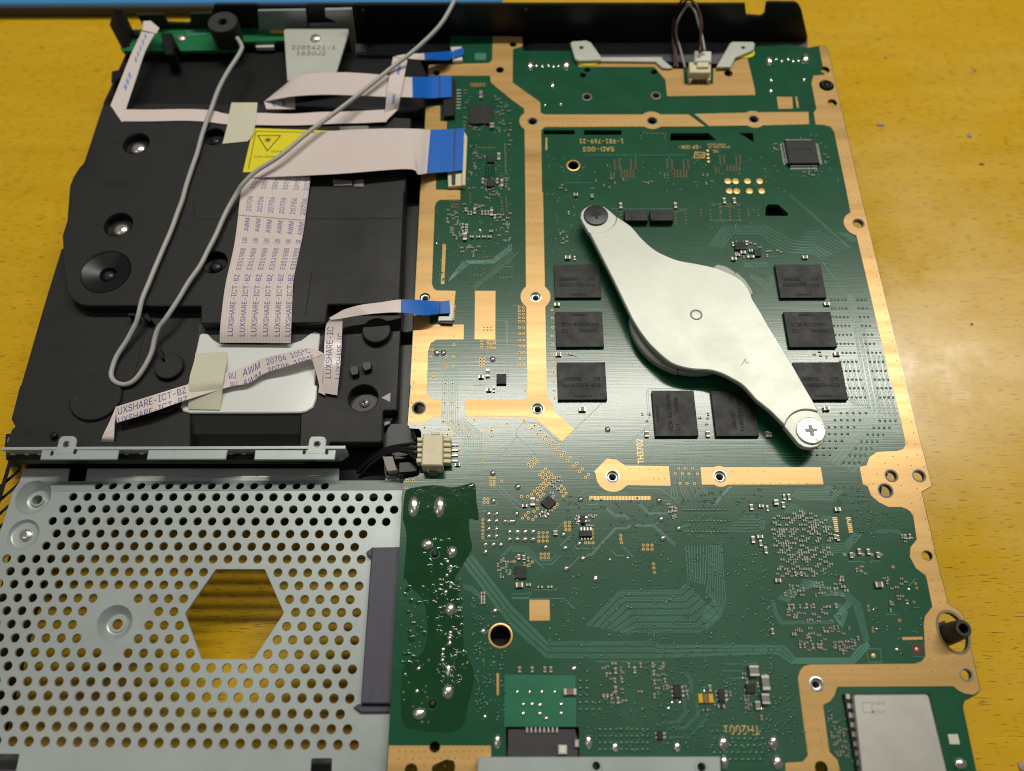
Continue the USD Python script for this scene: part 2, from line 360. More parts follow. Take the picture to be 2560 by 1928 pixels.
def circ(t): return unary_union([disc(*q, n=40) for q in PR(t)])
GOLD = [
 unary_union([poly('10 1490,560 2012,547 2040,520 2046,315 20 90,318 95,400 8,425 5,715 245,885 247,975 280,990 1525,990 1668,1093 285,1098 252,1125 260,1660 21 268,0 285,820 300,1660 22 300,95 350,150 365,220 540,378 430,483 270,345 200,285 120,270 0,270 '
                   '12 2212,270 1805,270 1805,122 2212,122 22 105,120 135,95 135,0 21 132,1660 120,800 115,0 20 108,1110 105,940 0,865 10 2030,715 2022,655 1490,655'),
              circ('20 178,1047,115 1210,1040,100 21 203,898,130')]),
 unary_union([poly('20 1575,985 2212,970 30 350,968 355,1075 0,1083 20 1702,1090'), circ('20 2090,1032,96')]),
 poly('20 572,530 1240,532 1310,598 1765,592 1930,497 2035,505 2097,770 2102,822 1340,832 1325,690 1230,580 575,578'),
 unary_union([poly('30 440,398 490,392 516,420 523,445 798,1660 31 798,0 1193,1660 32 1193,0 1413,850 1417,866 1327,920 1497,1660 33 1502,0 1558,222 1677,292 1697,362 1829,937 1833,968 1775,1005 1700,995 1640,965 1600,932 600,937 590,960 575,1010 540,1060 475,1095 '
                   '530,1500 600,1570 650,1800 150,1800 150,1595 300,1585 345,1530 300,1200 258,860 275,800 310,760 360,745 1270,738 1330,715 1360,670 1345,400 1355,330 1420,245 1370,0 32 1360,1640 1280,1580 1225,1480 1230,1400 1285,1330 1255,1130 1230,1090 1200,1068 1150,1050 1040,1050 960,1010 890,950 860,870 820,855 '
                   '790,705 850,690 875,620 940,575 1120,565 1165,550 1185,520 1185,480 1140,270 1075,0 31 1065,1660 770,395 710,160 680,0 30 680,1660 570,1140 540,1095 480,1080 412,1078 395,975 418,940 375,720 392,655 490,648 470,560'),
              circ('31 785,268,130')]),
 unary_union([poly('22 710,742 820,630 900,640 980,692 1355,697 1372,868 1000,862 900,915 790,890'), circ('22 868,783,143')]),
 unary_union([poly('22 1628,705 32 455,705 480,855 22 1640,858'), circ('22 1795,785,95')]),
 poly('12 1335,0 1475,0 1475,75 1530,120 1600,122 1600,270 1530,272 1480,310 1440,322 1312,325 11 1332,1660 1417,5 10 1427,1500 1457,1115 1467,915 1592,915 1592,1048 1650,1050 1648,1130 1560,1130 1555,1640 1765,1645 11 1765,60 1590,62 1560,82 1545,120 1520,785 1535,828 1560,845 1725,848 1712,1000 1505,1055 1500,1138 1797,1140 1795,1268 1560,1270 1510,1300 1487,1370 1477,1660 12 1475,2'),
 poly('11 1892,848 2070,848 2068,1268 1888,1268'), poly('23 150,185 325,185 328,365 150,368'), poly('30 75,838 210,838 215,940 90,942'), poly('30 235,838 250,836 268,930 250,936'),
 poly('13 1148,1445 2030,1445 2038,1800 1125,1800'), poly('33 1158,508 1335,506 1338,530 1160,534'), poly('13 2078,820 2100,820 2100,1010 2078,1010'), poly('20 290,1190 304,1190 306,1295 288,1300')]
GOLD[2] = GOLD[2].difference(poly('20 1478,580 1740,580 1738,728 1490,728'))
allgold = unary_union(GOLD)
for g in GOLD:
    g = g.intersection(OUT.buffer(-0.15)).difference(cuts.buffer(0.12))
    for q in _geoms(g):
        obj('gold_strip' if q.area > 30 else 'gold_pad', slab(q, ZB - 0.05, ZB + 0.04, 0.02), 'gold', board)

# pinholes along the gold strips
def row(a, b, n): 
    (x0, y0), (x1, y1) = pix(a)[0], pix(b)[0]
    return [U(x0 + (x1 - x0) * i / max(1, n - 1), y0 + (y1 - y0) * i / max(1, n - 1)) for i in range(n)]
pin = []
for a, b, n in (('20 265,1030', '20 1110,1022', 22), ('20 275,1058', '20 1110,1055', 21), ('20 310,1085', '20 1100,1085', 14), ('20 1310,1028', '20 1490,1025', 6), ('20 1340,1058', '20 1500,1058', 5), ('20 1700,1018', '20 1960,1015', 7), ('20 1780,1060', '20 1950,1055', 5),
                ('20 2190,1000', '30 300,1005', 9), ('20 2170,1055', '30 270,1048', 9), ('20 170,1340', '21 180,210', 7), ('30 600,1180', '31 800,560', 16), ('30 660,1180', '31 880,560', 16), ('31 815,560', '31 1060,1610', 14), ('31 895,560', '31 1155,1610', 14),
                ('32 1090,30', '32 1200,500', 7), ('32 1190,30', '32 1290,600', 7), ('32 950,610', '32 1330,620', 4), ('32 1010,675', '32 1350,700', 4), ('32 820,765', '32 940,765', 2), ('32 910,850', '32 1150,865', 3), ('32 1290,890', '32 1480,1600', 9), ('32 1240,1020', '32 1290,1300', 4),
                ('33 1415,10', '33 1480,210', 3), ('33 1475,10', '33 1540,210', 3), ('33 1400,460', '33 1380,590', 3), ('33 1395,697', '33 1605,697', 3), ('33 1420,808', '33 1525,806', 2), ('33 525,797', '33 1120,775', 4), ('33 315,1225', '33 345,1440', 3), ('33 415,1220', '33 480,1500', 4),
                ('13 1240,1497', '13 1955,1497', 14), ('13 1235,1557', '13 1900,1557', 12), ('13 1455,1620', '13 1900,1620', 6), ('11 1440,90', '11 1375,900', 11), ('11 1385,1140', '11 1362,1640', 6), ('11 1700,885', '11 1712,1240', 3), ('22 935,722', '22 1350,722', 6), ('22 1225,805', '22 1320,805', 3), ('22 1900,738', '22 2180,740', 3), ('22 1915,845', '32 340,845', 9),
                ('20 1780,645', '20 1990,640', 3), ('20 1785,690', '20 1998,690', 3), ('20 1790,735', '20 1980,730', 3), ('12 1350,30', '12 1340,270', 3), ('10 1620,600', '10 1960,595', 9), ('10 1640,625', '10 1960,620', 9), ('10 2080,400', '20 20,500', 3)):
    pin += row(a, b, n)
pins = [slab(disc(x, y, 0.17, 8), ZB, ZB + 0.055) for x, y in pin if allgold.buffer(-0.3).contains(Point(x, y))]
obj('pinholes', join(pins), 'copper_dot', board, kind='stuff')

# plated rims of the big drill holes, and dark nuts seen inside some of them
for k, q in enumerate(PR('13 2112,495,94 20 530,1430,50 12 1408,195,52 22 222,200,47 870,785,49 1797,785,49 32 1065,780,49 1305,780,50 1015,907,58 33 420,915,52 1712,832,50 21 205,900,41 31 782,265,44 20 178,1050,39 1212,1045,41 2090,1032,39 648,838,34 1244,826,34')):
    x, y, r = q
    obj('hole_rim', lathe([(r + 0.35, ZB + 0.05), (r + 0.05, ZB + 0.10), (r - 0.12, ZB + 0.02), (r - 0.12, ZB - 1.5)], x, y), 'gold_pad' if k < 2 else 'bare_steel' if k in (3, 4, 5, 9, 11) else 'cap_grey', board)
for x, y, r in PR('22 222,200,40 870,785,42 1797,785,42 21 205,900,34 33 420,915,44 11 1460,905,36', ZB):
    obj('threaded_insert', lathe([(r, ZB - 0.5), (r * 0.75, ZB - 0.55), (r * 0.62, ZB - 0.9), (r * 0.62, ZB - 4)], x, y), 'bare_steel', board)

# glossy flux residue on the left part of the board
fl = Polygon(spline(P('12 1278,1000 1300,905 1400,875 1560,862 1700,880 1830,850 1870,842 1897,870 1905,1000 1925,1120 1915,1165 1845,1160 1850,1300 1868,1400 1820,1500 1760,1600 13 1720,0 1740,120 1780,300 1800,600 1880,800 1870,950 1830,1100 1800,1250 1700,1330 1400,1310 1270,1240 1255,900 1290,750 1440,640 1480,450 1450,200 1340,80 1290,0 12 1275,1660 1300,1300 1270,1150'), 5, True)).buffer(0)
obj('flux_film', slab(fl.difference(cuts.buffer(0.4)), ZB - 0.02, ZB + 0.055, 0.05), 'flux_green', board)

# ---------------------------------------------------------------- traces
def bundle(a, b, n, w=0.13):
    A, B = P(a), P(b); w = min(w, 0.5 * np.linalg.norm(A - B, axis=1).max() / max(1, n - 1) + 0.02)
    return [LineString(A + (B - A) * (i / max(1, n - 1))).buffer(w / 2, cap_style='flat', join_style='mitre') for i in range(n) if n < 10 or i % 4 != 3]
def single(a, w=0.16):
    return [LineString(P(a)).buffer(w / 2, cap_style='round', join_style='mitre', quad_segs=2)]
TR = []
for a, b, n in [
 ('11 1680,730 1790,590 2040,580 2212,440', '11 1660,770 1850,612 2060,612 2212,500', 9), ('11 1870,815 2212,555', '11 1890,835 2212,585', 3), ('11 1790,1270 1655,1395', '11 1880,1300 1745,1420', 6),
 ('11 1625,1430 1612,1660 12 1605,330', '11 1750,1420 1745,1660 12 1740,330', 9), ('12 1790,280 1950,415 1950,640', '12 1640,320 1800,470 1800,800', 9), ('12 2000,0 1990,-20', '12 1960,0 1880,0', 3),
 ('22 1170,340 890,610 805,610 675,740', '22 1205,322 903,625 812,625 690,750', 2), ('22 215,600 430,805 640,805 690,770', '22 200,610 425,820 645,830 700,790', 2), ('22 1180,310 1160,50 1185,25 1780,25', '22 1195,310 1175,52 1195,40 1780,40', 2),
 ('22 1345,625 1485,482 2212,480 32 20,480', '22 1365,640 1520,550 2212,555 32 60,555', 6), ('22 1500,680 1620,585 2212,590 32 330,590', '22 1600,700 1690,690 2212,690 32 380,690', 5), ('22 1370,640 1372,870 1380,960 1430,1020', '22 1600,690 1625,860 1690,910 1680,940', 14),
 ('22 1740,1030 1870,880 1900,870', '22 1755,1035 1885,882 1900,880', 3), ('22 1090,1030 1180,1112 1350,1112', '22 1105,1018 1190,1098 1350,1098', 3), ('22 800,1055 880,1130 970,1130 1000,1160', '22 812,1050 890,1118 978,1118 1010,1150', 3),
 ('22 640,1470 690,1470 900,1240 985,1240 1030,1215', '22 650,1455 685,1452 890,1230 980,1228 1025,1205', 3), ('22 1060,1215 1220,1220 1410,1390', '22 1065,1200 1228,1205 1412,1365', 3), ('22 0,1395 130,1395 250,1515 330,1515 390,1455', '22 0,1412 118,1412 250,1545 345,1545 420,1465', 2),
 ('31 740,1160 825,1660 32 870,210 505,650', '31 840,1160 940,1660 32 990,245 610,700', 12), ('32 690,118 745,165 500,470', '32 850,118 862,200 515,560', 9), ('31 905,1400 930,1660 32 1000,250 640,700', '31 1010,1400 1060,1660 32 1135,295 745,760', 12), ('31 610,1440 640,1660 32 690,110', '31 770,1440 815,1660 32 850,110', 14),
 ('31 690,880 745,1170', '31 720,880 835,1170', 5), ('32 205,965 260,900 480,900 520,862', '32 310,1000 335,985 560,990 645,905', 7), ('32 140,1105 215,1025', '32 290,1105 330,1075', 6), ('32 460,1375 660,1365 745,1275', '32 480,1450 680,1440 810,1285', 6), ('32 930,1250 1110,1250 1180,1300', '32 930,1268 1105,1268 1170,1312', 2),
 ('22 1990,1130 2140,1130 2190,1180', '22 1820,1258 2120,1258 2180,1232', 6), ('22 1500,1385 1520,1660 23 1520,20', '22 1680,1385 1670,1660 23 1660,60', 8), ('22 1700,1380 1700,1660 23 1680,120 1740,190 1640,330', '22 1810,1380 1830,1660 23 1845,180 1800,330 1680,450', 8),
 ('23 640,410 925,110 1450,105 1515,45', '23 1000,480 1110,465 1620,465 1790,330', 26),
 ('12 1870,1470 23 0,245 300,548 1235,548 1265,578 33 0,580 135,580 240,690 710,690 775,600 860,545', '12 1760,1500 13 2212,420 23 300,685 1230,685 1262,683 33 0,652 80,652 200,735 745,735 800,680 880,580', 11),
 ('33 830,545 740,240 640,150 450,150', '33 875,540 800,220 690,120 560,115', 6), ('33 30,200 50,290 105,395 570,390', '33 50,190 75,290 120,372 570,370', 3), ('33 600,210 690,290 640,430', '33 560,230 650,290 620,400', 5), ('33 80,180 190,90', '33 170,210 280,100', 8),
 ('31 330,335 440,335 710,480', '31 190,515 380,520 460,575', 9), ('21 1830,290 2212,290 31 0,300 200,410 390,440 570,545', '21 1890,355 2150,355 31 0,420 190,520 380,525 470,570', 5), ('21 1830,290 1700,460', '21 1900,360 1820,470', 6), ('31 180,20 690,470', '31 200,20 715,480', 2), ('31 600,340 740,430', '31 680,350 765,400', 5),
 ('21 2000,610 2212,600', '21 2000,640 2212,640', 4), ('21 2060,690 2212,790', '21 2050,720 2212,850', 4), ('31 0,690 55,745', '31 0,800 30,830', 5), ('31 440,600 640,640', '31 470,600 760,1000', 2),
 ('23 1500,800 1550,860 1562,1000', '23 1490,815 1535,868 1548,1000', 2), ('23 1490,1035 1512,1160 1435,1250 1300,1250', '23 1475,1040 1495,1155 1425,1238 1300,1238', 2), ('23 1600,1000 1612,1180 1500,1295 1340,1300', '23 1590,1000 1600,1170 1490,1285 1340,1288', 2), ('13 1790,90 1850,100 13 1970,200', '13 1790,60 1870,75 13 1985,190', 3), ('23 0,135 110,135 160,120', '23 0,165 130,165 170,130', 2),
 ('32 560,1150 540,1130 450,1130', '32 590,1260 540,1240 440,1240', 8), ('33 240,130 420,60 560,120', '33 300,10 420,30 600,140', 9), ('33 610,390 570,330 690,190', '33 640,420 610,340 720,230', 6), ('12 2110,1480 2212,1380', '12 2130,1480 2212,1400', 2),
]: TR += bundle(a, b, n)
for t in ['22 780,150 540,380 430,483', '22 35,430 215,600', '22 0,490 40,440 35,385 110,310 200,330 240,335 390,480 435,485', '22 0,590 210,592', '22 585,950 625,912 735,912 760,930 1000,930', '22 1000,885 1275,890 1410,985', '22 495,1575 580,1480', '22 1235,1205 1280,1165', '22 385,1240 450,1180', '22 415,1385 520,1285', '22 0,1430 100,1430 280,1585',
          '22 540,1385 560,1410 700,1410 725,1395', '22 860,1420 900,1470 965,1470', '22 960,1395 1045,1480', '22 0,965 75,1030 240,1030', '22 0,1015 55,1070 150,1070 210,1105', '22 1160,660 1150,500 1165,480', '22 1245,660 1235,540', '22 1180,540 1230,540 1235,660', '22 650,1030 720,1030 740,1015', '22 1280,995 1370,995', '22 1440,1235 1530,1200', '22 1440,1235 1540,1285',
          '21 790,1065 820,1048 945,1048', '21 0,975 110,975', '21 860,140 1510,140', '21 1715,98 1980,98', '21 1720,240 1980,240', '21 0,560 60,510', '21 2190,100 2212,100', '12 1900,690 1970,765 2010,775', '12 1940,680 1990,730 2030,740', '12 2070,830 2212,980', '12 2030,885 2070,885 2212,1005', '12 2085,635 2140,580 2212,500', '12 1950,1000 1960,1040 2070,1040 2085,1010', '12 1950,1335 2080,1340 2105,1325', '12 1955,1090 1990,1082',
          '12 1500,1140 1520,1152 1660,1152', '13 1340,845 1340,730 1455,730 1455,840', '33 850,610 870,725 980,725 970,610 850,610', '33 1250,675 1360,678 1345,560', '33 1020,312 1110,312', '33 1215,65 1275,5', '23 195,100 375,100 385,85', '23 0,175 445,175 540,262', '23 720,720 1320,720', '23 1820,740 2110,740 2110,715', '23 1820,800 1990,800', '23 1860,862 1990,862', '23 1680,1210 1530,1370 1360,1370', '23 1630,1000 1640,945 1700,930', '23 540,840 545,1290',
          '32 690,1525 800,1520 840,1535', '32 880,1532 905,1515 970,1520', '32 770,1570 830,1620 ', '20 460,1580 700,1580', '20 950,1560 1010,1555', '11 1970,1100 2170,1110 2180,1660', '11 2160,1110 2165,1300', '12 1400,390 1425,380', '10 2150,1250 2155,1500', '20 640,1340 1500,1340']:
    TR += single(t)
chipzone = unary_union([sbox(x - 8, y - 8, x + 8, y + 8) for x, y in ()]) if False else Polygon()
tr = unary_union([t.buffer(0) for t in TR]).intersection(OUT.buffer(-0.3)).difference(unary_union([cuts.buffer(0.3), allgold.buffer(0.12)]))
obj('traces', slab(tr, ZB - 0.02, ZB + 0.05, 0.0), 'trace_green', board, kind='stuff')

# ---------------------------------------------------------------- vias
def ring(x, y, r, z=ZB, h=0.10):
    return lathe([(r, z), (r * 0.92, z + h), (r * 0.5, z + h), (r * 0.45, z + 0.055), (0.0, z + 0.055)], x, y, 10)
RV = PR('22 120,325,14 172,373,14 195,347,14 222,417,14 247,390,14 272,464,14 297,440,14 323,512,14 348,487,14 374,556,14 398,533,14 426,605,14 452,579,14 479,650,14 504,626,14 530,698,14 555,674,14 583,746,14 607,722,14 636,794,14 660,770,14 '
        '193,632,14 218,657,14 193,682,14 168,706,14 143,682,14 168,657,14 290,722,14 265,747,14 315,747,14 240,772,14 290,772,14 340,772,14 265,797,14 315,797,14 365,797,14 290,820,14 320,845,14 270,845,14 245,865,14 295,865,14 220,890,14 270,890,14 195,915,14 245,915,14 170,940,14 220,940,14 270,940,14 245,962,14 135,960,14 82,960,14 427,870,14 402,895,14 452,895,14 427,918,14 467,932,14 442,955,14 '
        '390,1030,14 365,1055,14 220,990,14 220,1065,14 140,1098,14 115,1122,14 90,1147,14 190,1088,14 205,1133,14 180,1158,14 140,1147,14 460,1185,14 495,1185,14 460,1215,14 495,1215,14 465,1247,14 497,1247,14 252,1458,14 284,1458,14 316,1458,14 252,1490,14 284,1490,14 316,1490,14 693,1248,14 693,1280,14 693,1312,14 635,1360,14 667,1360,14 700,1360,14 940,1295,14 940,1327,14 945,1358,14 '
        '1135,1380,14 1172,1380,14 1209,1380,14 1135,1415,14 1172,1415,14 1209,1415,14 1222,1542,14 1225,1577,14 1230,1615,14 1438,718,13 1495,718,13 1560,718,13 1412,763,13 1470,763,13 1528,765,13 1602,765,13 1450,845,13 1512,848,13 1578,848,13 20,1520,14 175,1525,14 138,1558,14 '
        '12 1960,1160,13 1960,1191,13 1960,1222,13 1960,1253,13 1960,1284,13 1960,1315,13 1972,982,14 2003,982,14 1972,1012,14 2003,1012,14 2030,800,13 2058,800,13 2030,830,13 2058,830,13 2030,858,13 2058,858,13 11 1950,1283,14 1950,1310,14 1950,1338,14 2005,1275,14 2033,1275,14 2062,1275,14 2005,1300,14 2033,1310,14 2062,1300,14 2005,1338,14 2033,1343,14 2062,1343,14 '
        '1940,1443,14 1970,1443,14 1940,1470,14 1970,1470,14 1940,1497,14 1970,1497,14 1640,1495,14 1703,1497,14 1642,1418,14 1706,1420,14 1530,1565,14 1530,1597,14 1510,1420,14 1520,1357,14 1710,1315,14 1635,1650,14 1700,1650,14 32 662,1460,14 740,1460,14 820,1460,14 897,1460,14 975,1460,14 800,1570,12 805,1603,12 1080,1567,14 33 1275,45,12 1285,85,12 865,240,12 870,275,12 1135,365,16 905,430,12 908,460,12 1260,205,12 ')
for i in range(3):
    for j in range(3): RV += PR(f'22 {232 + 36 * i},{1273 + 36 * j},14')
for y in (993, 1022, 1052, 1083, 1113, 1167, 1220, 1274, 1328, 1383, 1437, 1492):
    k = (y - 993) * 0.012; RV += PR(f'21 {62 + k:.1f},{y},13 {98 + k:.1f},{y},13')
for t in ('21 345,1015', '21 350,1085', '21 350,1165', '21 350,1240', '21 352,1315', '21 352,1395', '21 355,1470', '21 358,1550', '21 360,1630', '22 362,45', '22 368,110', '22 115,42', '22 105,298', '12 1628,65', '12 1695,65', '12 1628,150', '12 1692,150', '12 1745,190', '12 1625,230', '12 1692,230', '12 1620,312', '12 1690,308', '12 1887,298', '12 2168,328', '12 1457,365', '12 2035,390', '12 2035,440', '12 1750,335', '12 1665,380', '12 1755,380', '12 1838,378', '12 1830,440', '12 1655,425', '12 1718,430', '12 1840,560', '12 1755,560', '12 1308,822', '12 1360,822', '12 1435,788', '12 1300,885', '12 2122,825', '12 1958,660'):
    x, y = map(float, t.split()[1].split(',')); RV += PR(f'{t[:2]} {x},{y},13')
obj('plated_holes', join([ring(x, y, r) for x, y, r in RV]), 'via_gold', board, kind='stuff')
obj('plated_hole_centres', join([slab(disc(x, y, r * 0.46, 8), ZB, ZB + 0.065) for x, y, r in RV]), 'hole_dark', board, kind='stuff')

# tented vias: small bumps under the green mask
bumps = []
wet = []
for t, n in (('13 1520,0 1780,0 1800,560 1560,560', 60), ('13 1580,560 1800,560 1850,930 1520,900', 46), ('12 1420,1240 1700,1340 1760,1620 1480,1640', 22), ('13 1260,60 1480,60 1440,700 1260,900', 20)):
    g = poly(t); a, b, c, d = g.bounds; k = 0
    while k < n:
        x, y = rng.uniform(a, c), rng.uniform(b, d)
        if g.contains(Point(x, y)) and not cuts.buffer(0.5).contains(Point(x, y)): wet.append(dome(x, y, ZB + 0.05, rng.uniform(0.35, 1.2), rng.uniform(0.3, 0.8), rng.uniform(0.06, 0.16), rng.uniform(0, 3), n=9)); k += 1
obj('flux_lumps', join(wet), 'flux_green', board, smooth=True, kind='stuff')
def bump(x, y, r=0.36): bumps.append(dome(x, y, ZB - 0.02, r * 1.15, r * 1.15, 0.15, n=9))
for k, y in enumerate((925, 1000, 1077, 1150, 1227, 1305, 1383, 1462, 1540, 1615, 1690, 1770)):
    for i in range(5): bump(*U(640 * 3 + (545 + (k ** 1.35) * 5.6 + i * (31 + 0.6 * k)) * S_, 482 + y * S_))
    for i in range(4 if k > 5 else 3): bump(*U(640 * 3 + (775 + (k ** 1.3) * 8.5 + i * (34 + 0.4 * k)) * S_, 482 + y * S_))
for k in range(7):
    for i in range(5): bump(*U(*pix(f'32 {630 + i * 54 - k * 52},{240 + k * 60}')[0]))
    for i in range(4): bump(*U(*pix(f'32 {965 + i * 45 - k * 52},{305 + k * 60}')[0]))
regions = [('23 320,0 2212,0 2212,700 320,700', 230), ('33 0,0 30,0 60,700 0,1650', 45), ('23 570,720 2212,700 2212,1500 600,1500', 330), ('13 1240,0 1500,100 1500,1250 1260,1250', 40), ('13 1850,100 2212,300 2140,1250 1900,1250', 150), ('22 1460,900 2212,890 2212,1660 1480,1660', 190), ('32 500,860 850,870 900,1100 560,1100', 30),
           ('32 620,1100 1200,1100 1250,1300 700,1350', 40), ('22 420,900 1400,1000 1400,1660 500,1660', 110), ('33 480,1130 720,1130 800,1660 580,1560', 60), ('11 1560,100 2212,60 2212,840 1560,800', 160), ('10 1820,760 2212,900 2212,1660 1830,1660', 110), ('20 300,1340 2212,1340 2212,1660 300,1660', 90), ('30 0,1150 560,1150 650,1660 0,1660', 50), ('33 900,250 1330,250 1330,700 900,700', 30), ('33 0,760 250,900 330,1500 0,1350', 60), ('21 300,0 580,0 640,600 300,600', 50), ('21 1550,100 2212,100 2212,800 1980,700', 60), ('32 0,1100 560,1100 600,1660 60,1660', 160)]
for t, n in regions:
    g = poly(t); (a, b, c, d), k = g.bounds, 0
    while k < n:
        x, y = rng.uniform(a, c), rng.uniform(b, d)
        if g.contains(Point(x, y)) and not allgold.buffer(0.4).contains(Point(x, y)) and not cuts.buffer(0.6).contains(Point(x, y)): bump(x, y, rng.uniform(0.24, 0.36)); k += 1
for j in range(5):
    for i in range(4 if j > 2 else 2): bump(*U(*pix(f'23 {590 + i * 55},{890 + j * 62 + (i * 0)}')[0]), 0.42)
for j in range(3):
    for i in range(12): bump(*U(*pix(f'22 {1490 + i * 32},{1075 + j * 95}')[0]), 0.4)
for j in range(5):
    for i in range(9): bump(*U(*pix(f'23 {1730 + i * 52 + (j % 2) * 20},{1330 + j * 60}')[0]), 0.40)
for j in range(4):
    for i in range(10): bump(*U(*pix(f'23 {760 + i * 46},{1310 + j * 58}')[0]), 0.40)
obj('covered_vias', join(bumps), 'bump_green', board, smooth=True, kind='stuff')

# ---------------------------------------------------------------- solder joints
def local(px, py, z=ZB):
    a = U(px, py, z); return np.linalg.norm(U(px + 10, py, z) - a) / 10, np.linalg.norm(U(px, py + 10, z) - a) / 10
def blobs(t, name='solder_joint', h=None, matn='solder', z=ZB):
    c = r = 0
    for tok in t.split():
        if ',' not in tok: c, r = int(tok[0]), int(tok[1]); continue
        q = [float(v) for v in tok.split(',')]
        px, py = 640 * c + q[0] * S_, 482 * r + q[1] * S_
        kx, ky = local(px, py, z); x, y = U(px, py, z)
        rx = q[2] * S_ * kx; ry = (q[3] if len(q) > 3 else q[2]) * S_ * ky
        v, f = dome(x, y, z - 0.02, rx, ry, h or min(rx, ry) * 0.75, rng.uniform(0, 0.3) if len(q) < 4 else 0, n=14)
        v[:, :2] += (meshkit.noise(v * 3.0 + rng.uniform(0, 50))[:, None] - 0.5) * rx * 0.12
        obj(name, (v, f), matn, board, smooth=True)
blobs('12 1362,1045,52,96 1585,1045,54,96 1480,1375,58,52 1695,1440,48,58 13 1678,268,52,65 1658,980,55,70 1412,1170,65,58', h=1.1)
blobs('13 1662,800,20,58 12 2010,1110,26 2075,1110,26 2010,1172,26 2075,1172,26 2010,1242,26 2075,1242,26 2010,1305,26 2075,1305,26 1980,1375,26 2050,1375,26 2115,1375,26 1982,1440,26 2150,1175,26 2200,1175,26 2190,1265,26 2190,1330,26 2050,998,22 2045,757,26 '
      '22 45,1265,27 112,1265,27 180,1265,27 45,1330,27 112,1330,27 180,1330,27 445,1288,25 290,1398,27 458,1405,27 580,1365,27 612,1495,27 468,1582,29 722,1660,27 825,382,25 50,875,27 38,1108,26 8,1175,25 592,985,25 1270,992,25 1288,1155,27 1440,1235,25 1303,1320,29 845,1505,18 998,1490,15 '
      '13 2065,280,28 1962,458,28 1405,780,20 1392,975,20 1978,1195,20 2085,1412,36,68 1680,470,20 1672,515,22 1672,562,24 1618,615,20 1612,660,18 1612,705,20 1685,40,18 1680,75,18 1640,118,20 12 1655,1520,18 1682,1565,18 1680,1605,16 1650,1640,18 '
      '23 535,780,28 720,8,28 660,1415,36,70 890,1460,38,52 1425,1458,36,52 1822,1425,52,70 1832,1590,46,70 1383,1075,18 1447,1075,18 1350,1123,18 97,1090,20 97,1168,22 172,1088,20 240,1095,22 240,1168,22 295,1210,22 423,1090,20 423,1168,22 45,985,14,22 152,985,14,22 258,985,14,22 368,985,14,22 2160,1130,14 1990,860,13 1660,973,13 '
      '33 45,1420,48,70 78,1590,52,70 1112,615,22 912,270,14 938,438,14 1655,1600,62,55 1215,95,16 1205,220,14 1165,158,14 20 155,560,30,44 465,560,36,44 350,730,15,28 10 1703,1000,17,26 11 1562,1385,26 1618,1385,26 2045,1440,26 30 8,520,30,42 320,510,36,40 25,690,14,20 22,785,16,18 310,688,14,15 11 1935,325,14 1562,440,12 20 420,900,14,18 285,908,11,14')
blobs('20 210,560,10,22 262,565,10,22 312,558,10,22 358,568,10,22 402,562,10,22 30 70,505,10,18 118,520,10,22 172,505,10,22 215,525,10,18 262,520,10,18', 'pin_joint')
blobs('33 1285,612,17 912,668,20 20 1865,1565,30,25 1932,1565,30,25 2035,1565,30,25 2140,1565,30,25 1878,1650,30,25 1942,1650,30,25 2052,1650,30,25 2158,1650,30,25 1690,1300,14,10 1692,1333,14,10 1695,1365,14,10 1698,1395,14,10', 'test_point', 0.12, 'gold_pad')
for t, w in (('13 1395,978,52', 1.0), ('33 1290,612,48', 1.0)):
    q = PR(t)[0]; obj('red_pad', box(q[0], q[1], ZB, q[2] * 2, q[2] * 2, 0.035), 'red_pad', board)
obj('label_patch', box(*U(*pix('33 1605,1390')[0]), ZB, 2.4, 2.2, 0.05), 'tape', board)
obj('stamp_patch', box(*U(*pix('10 1940,490')[0]), ZB, 4.0, 3.4, 0.04), 'trace_green', board)

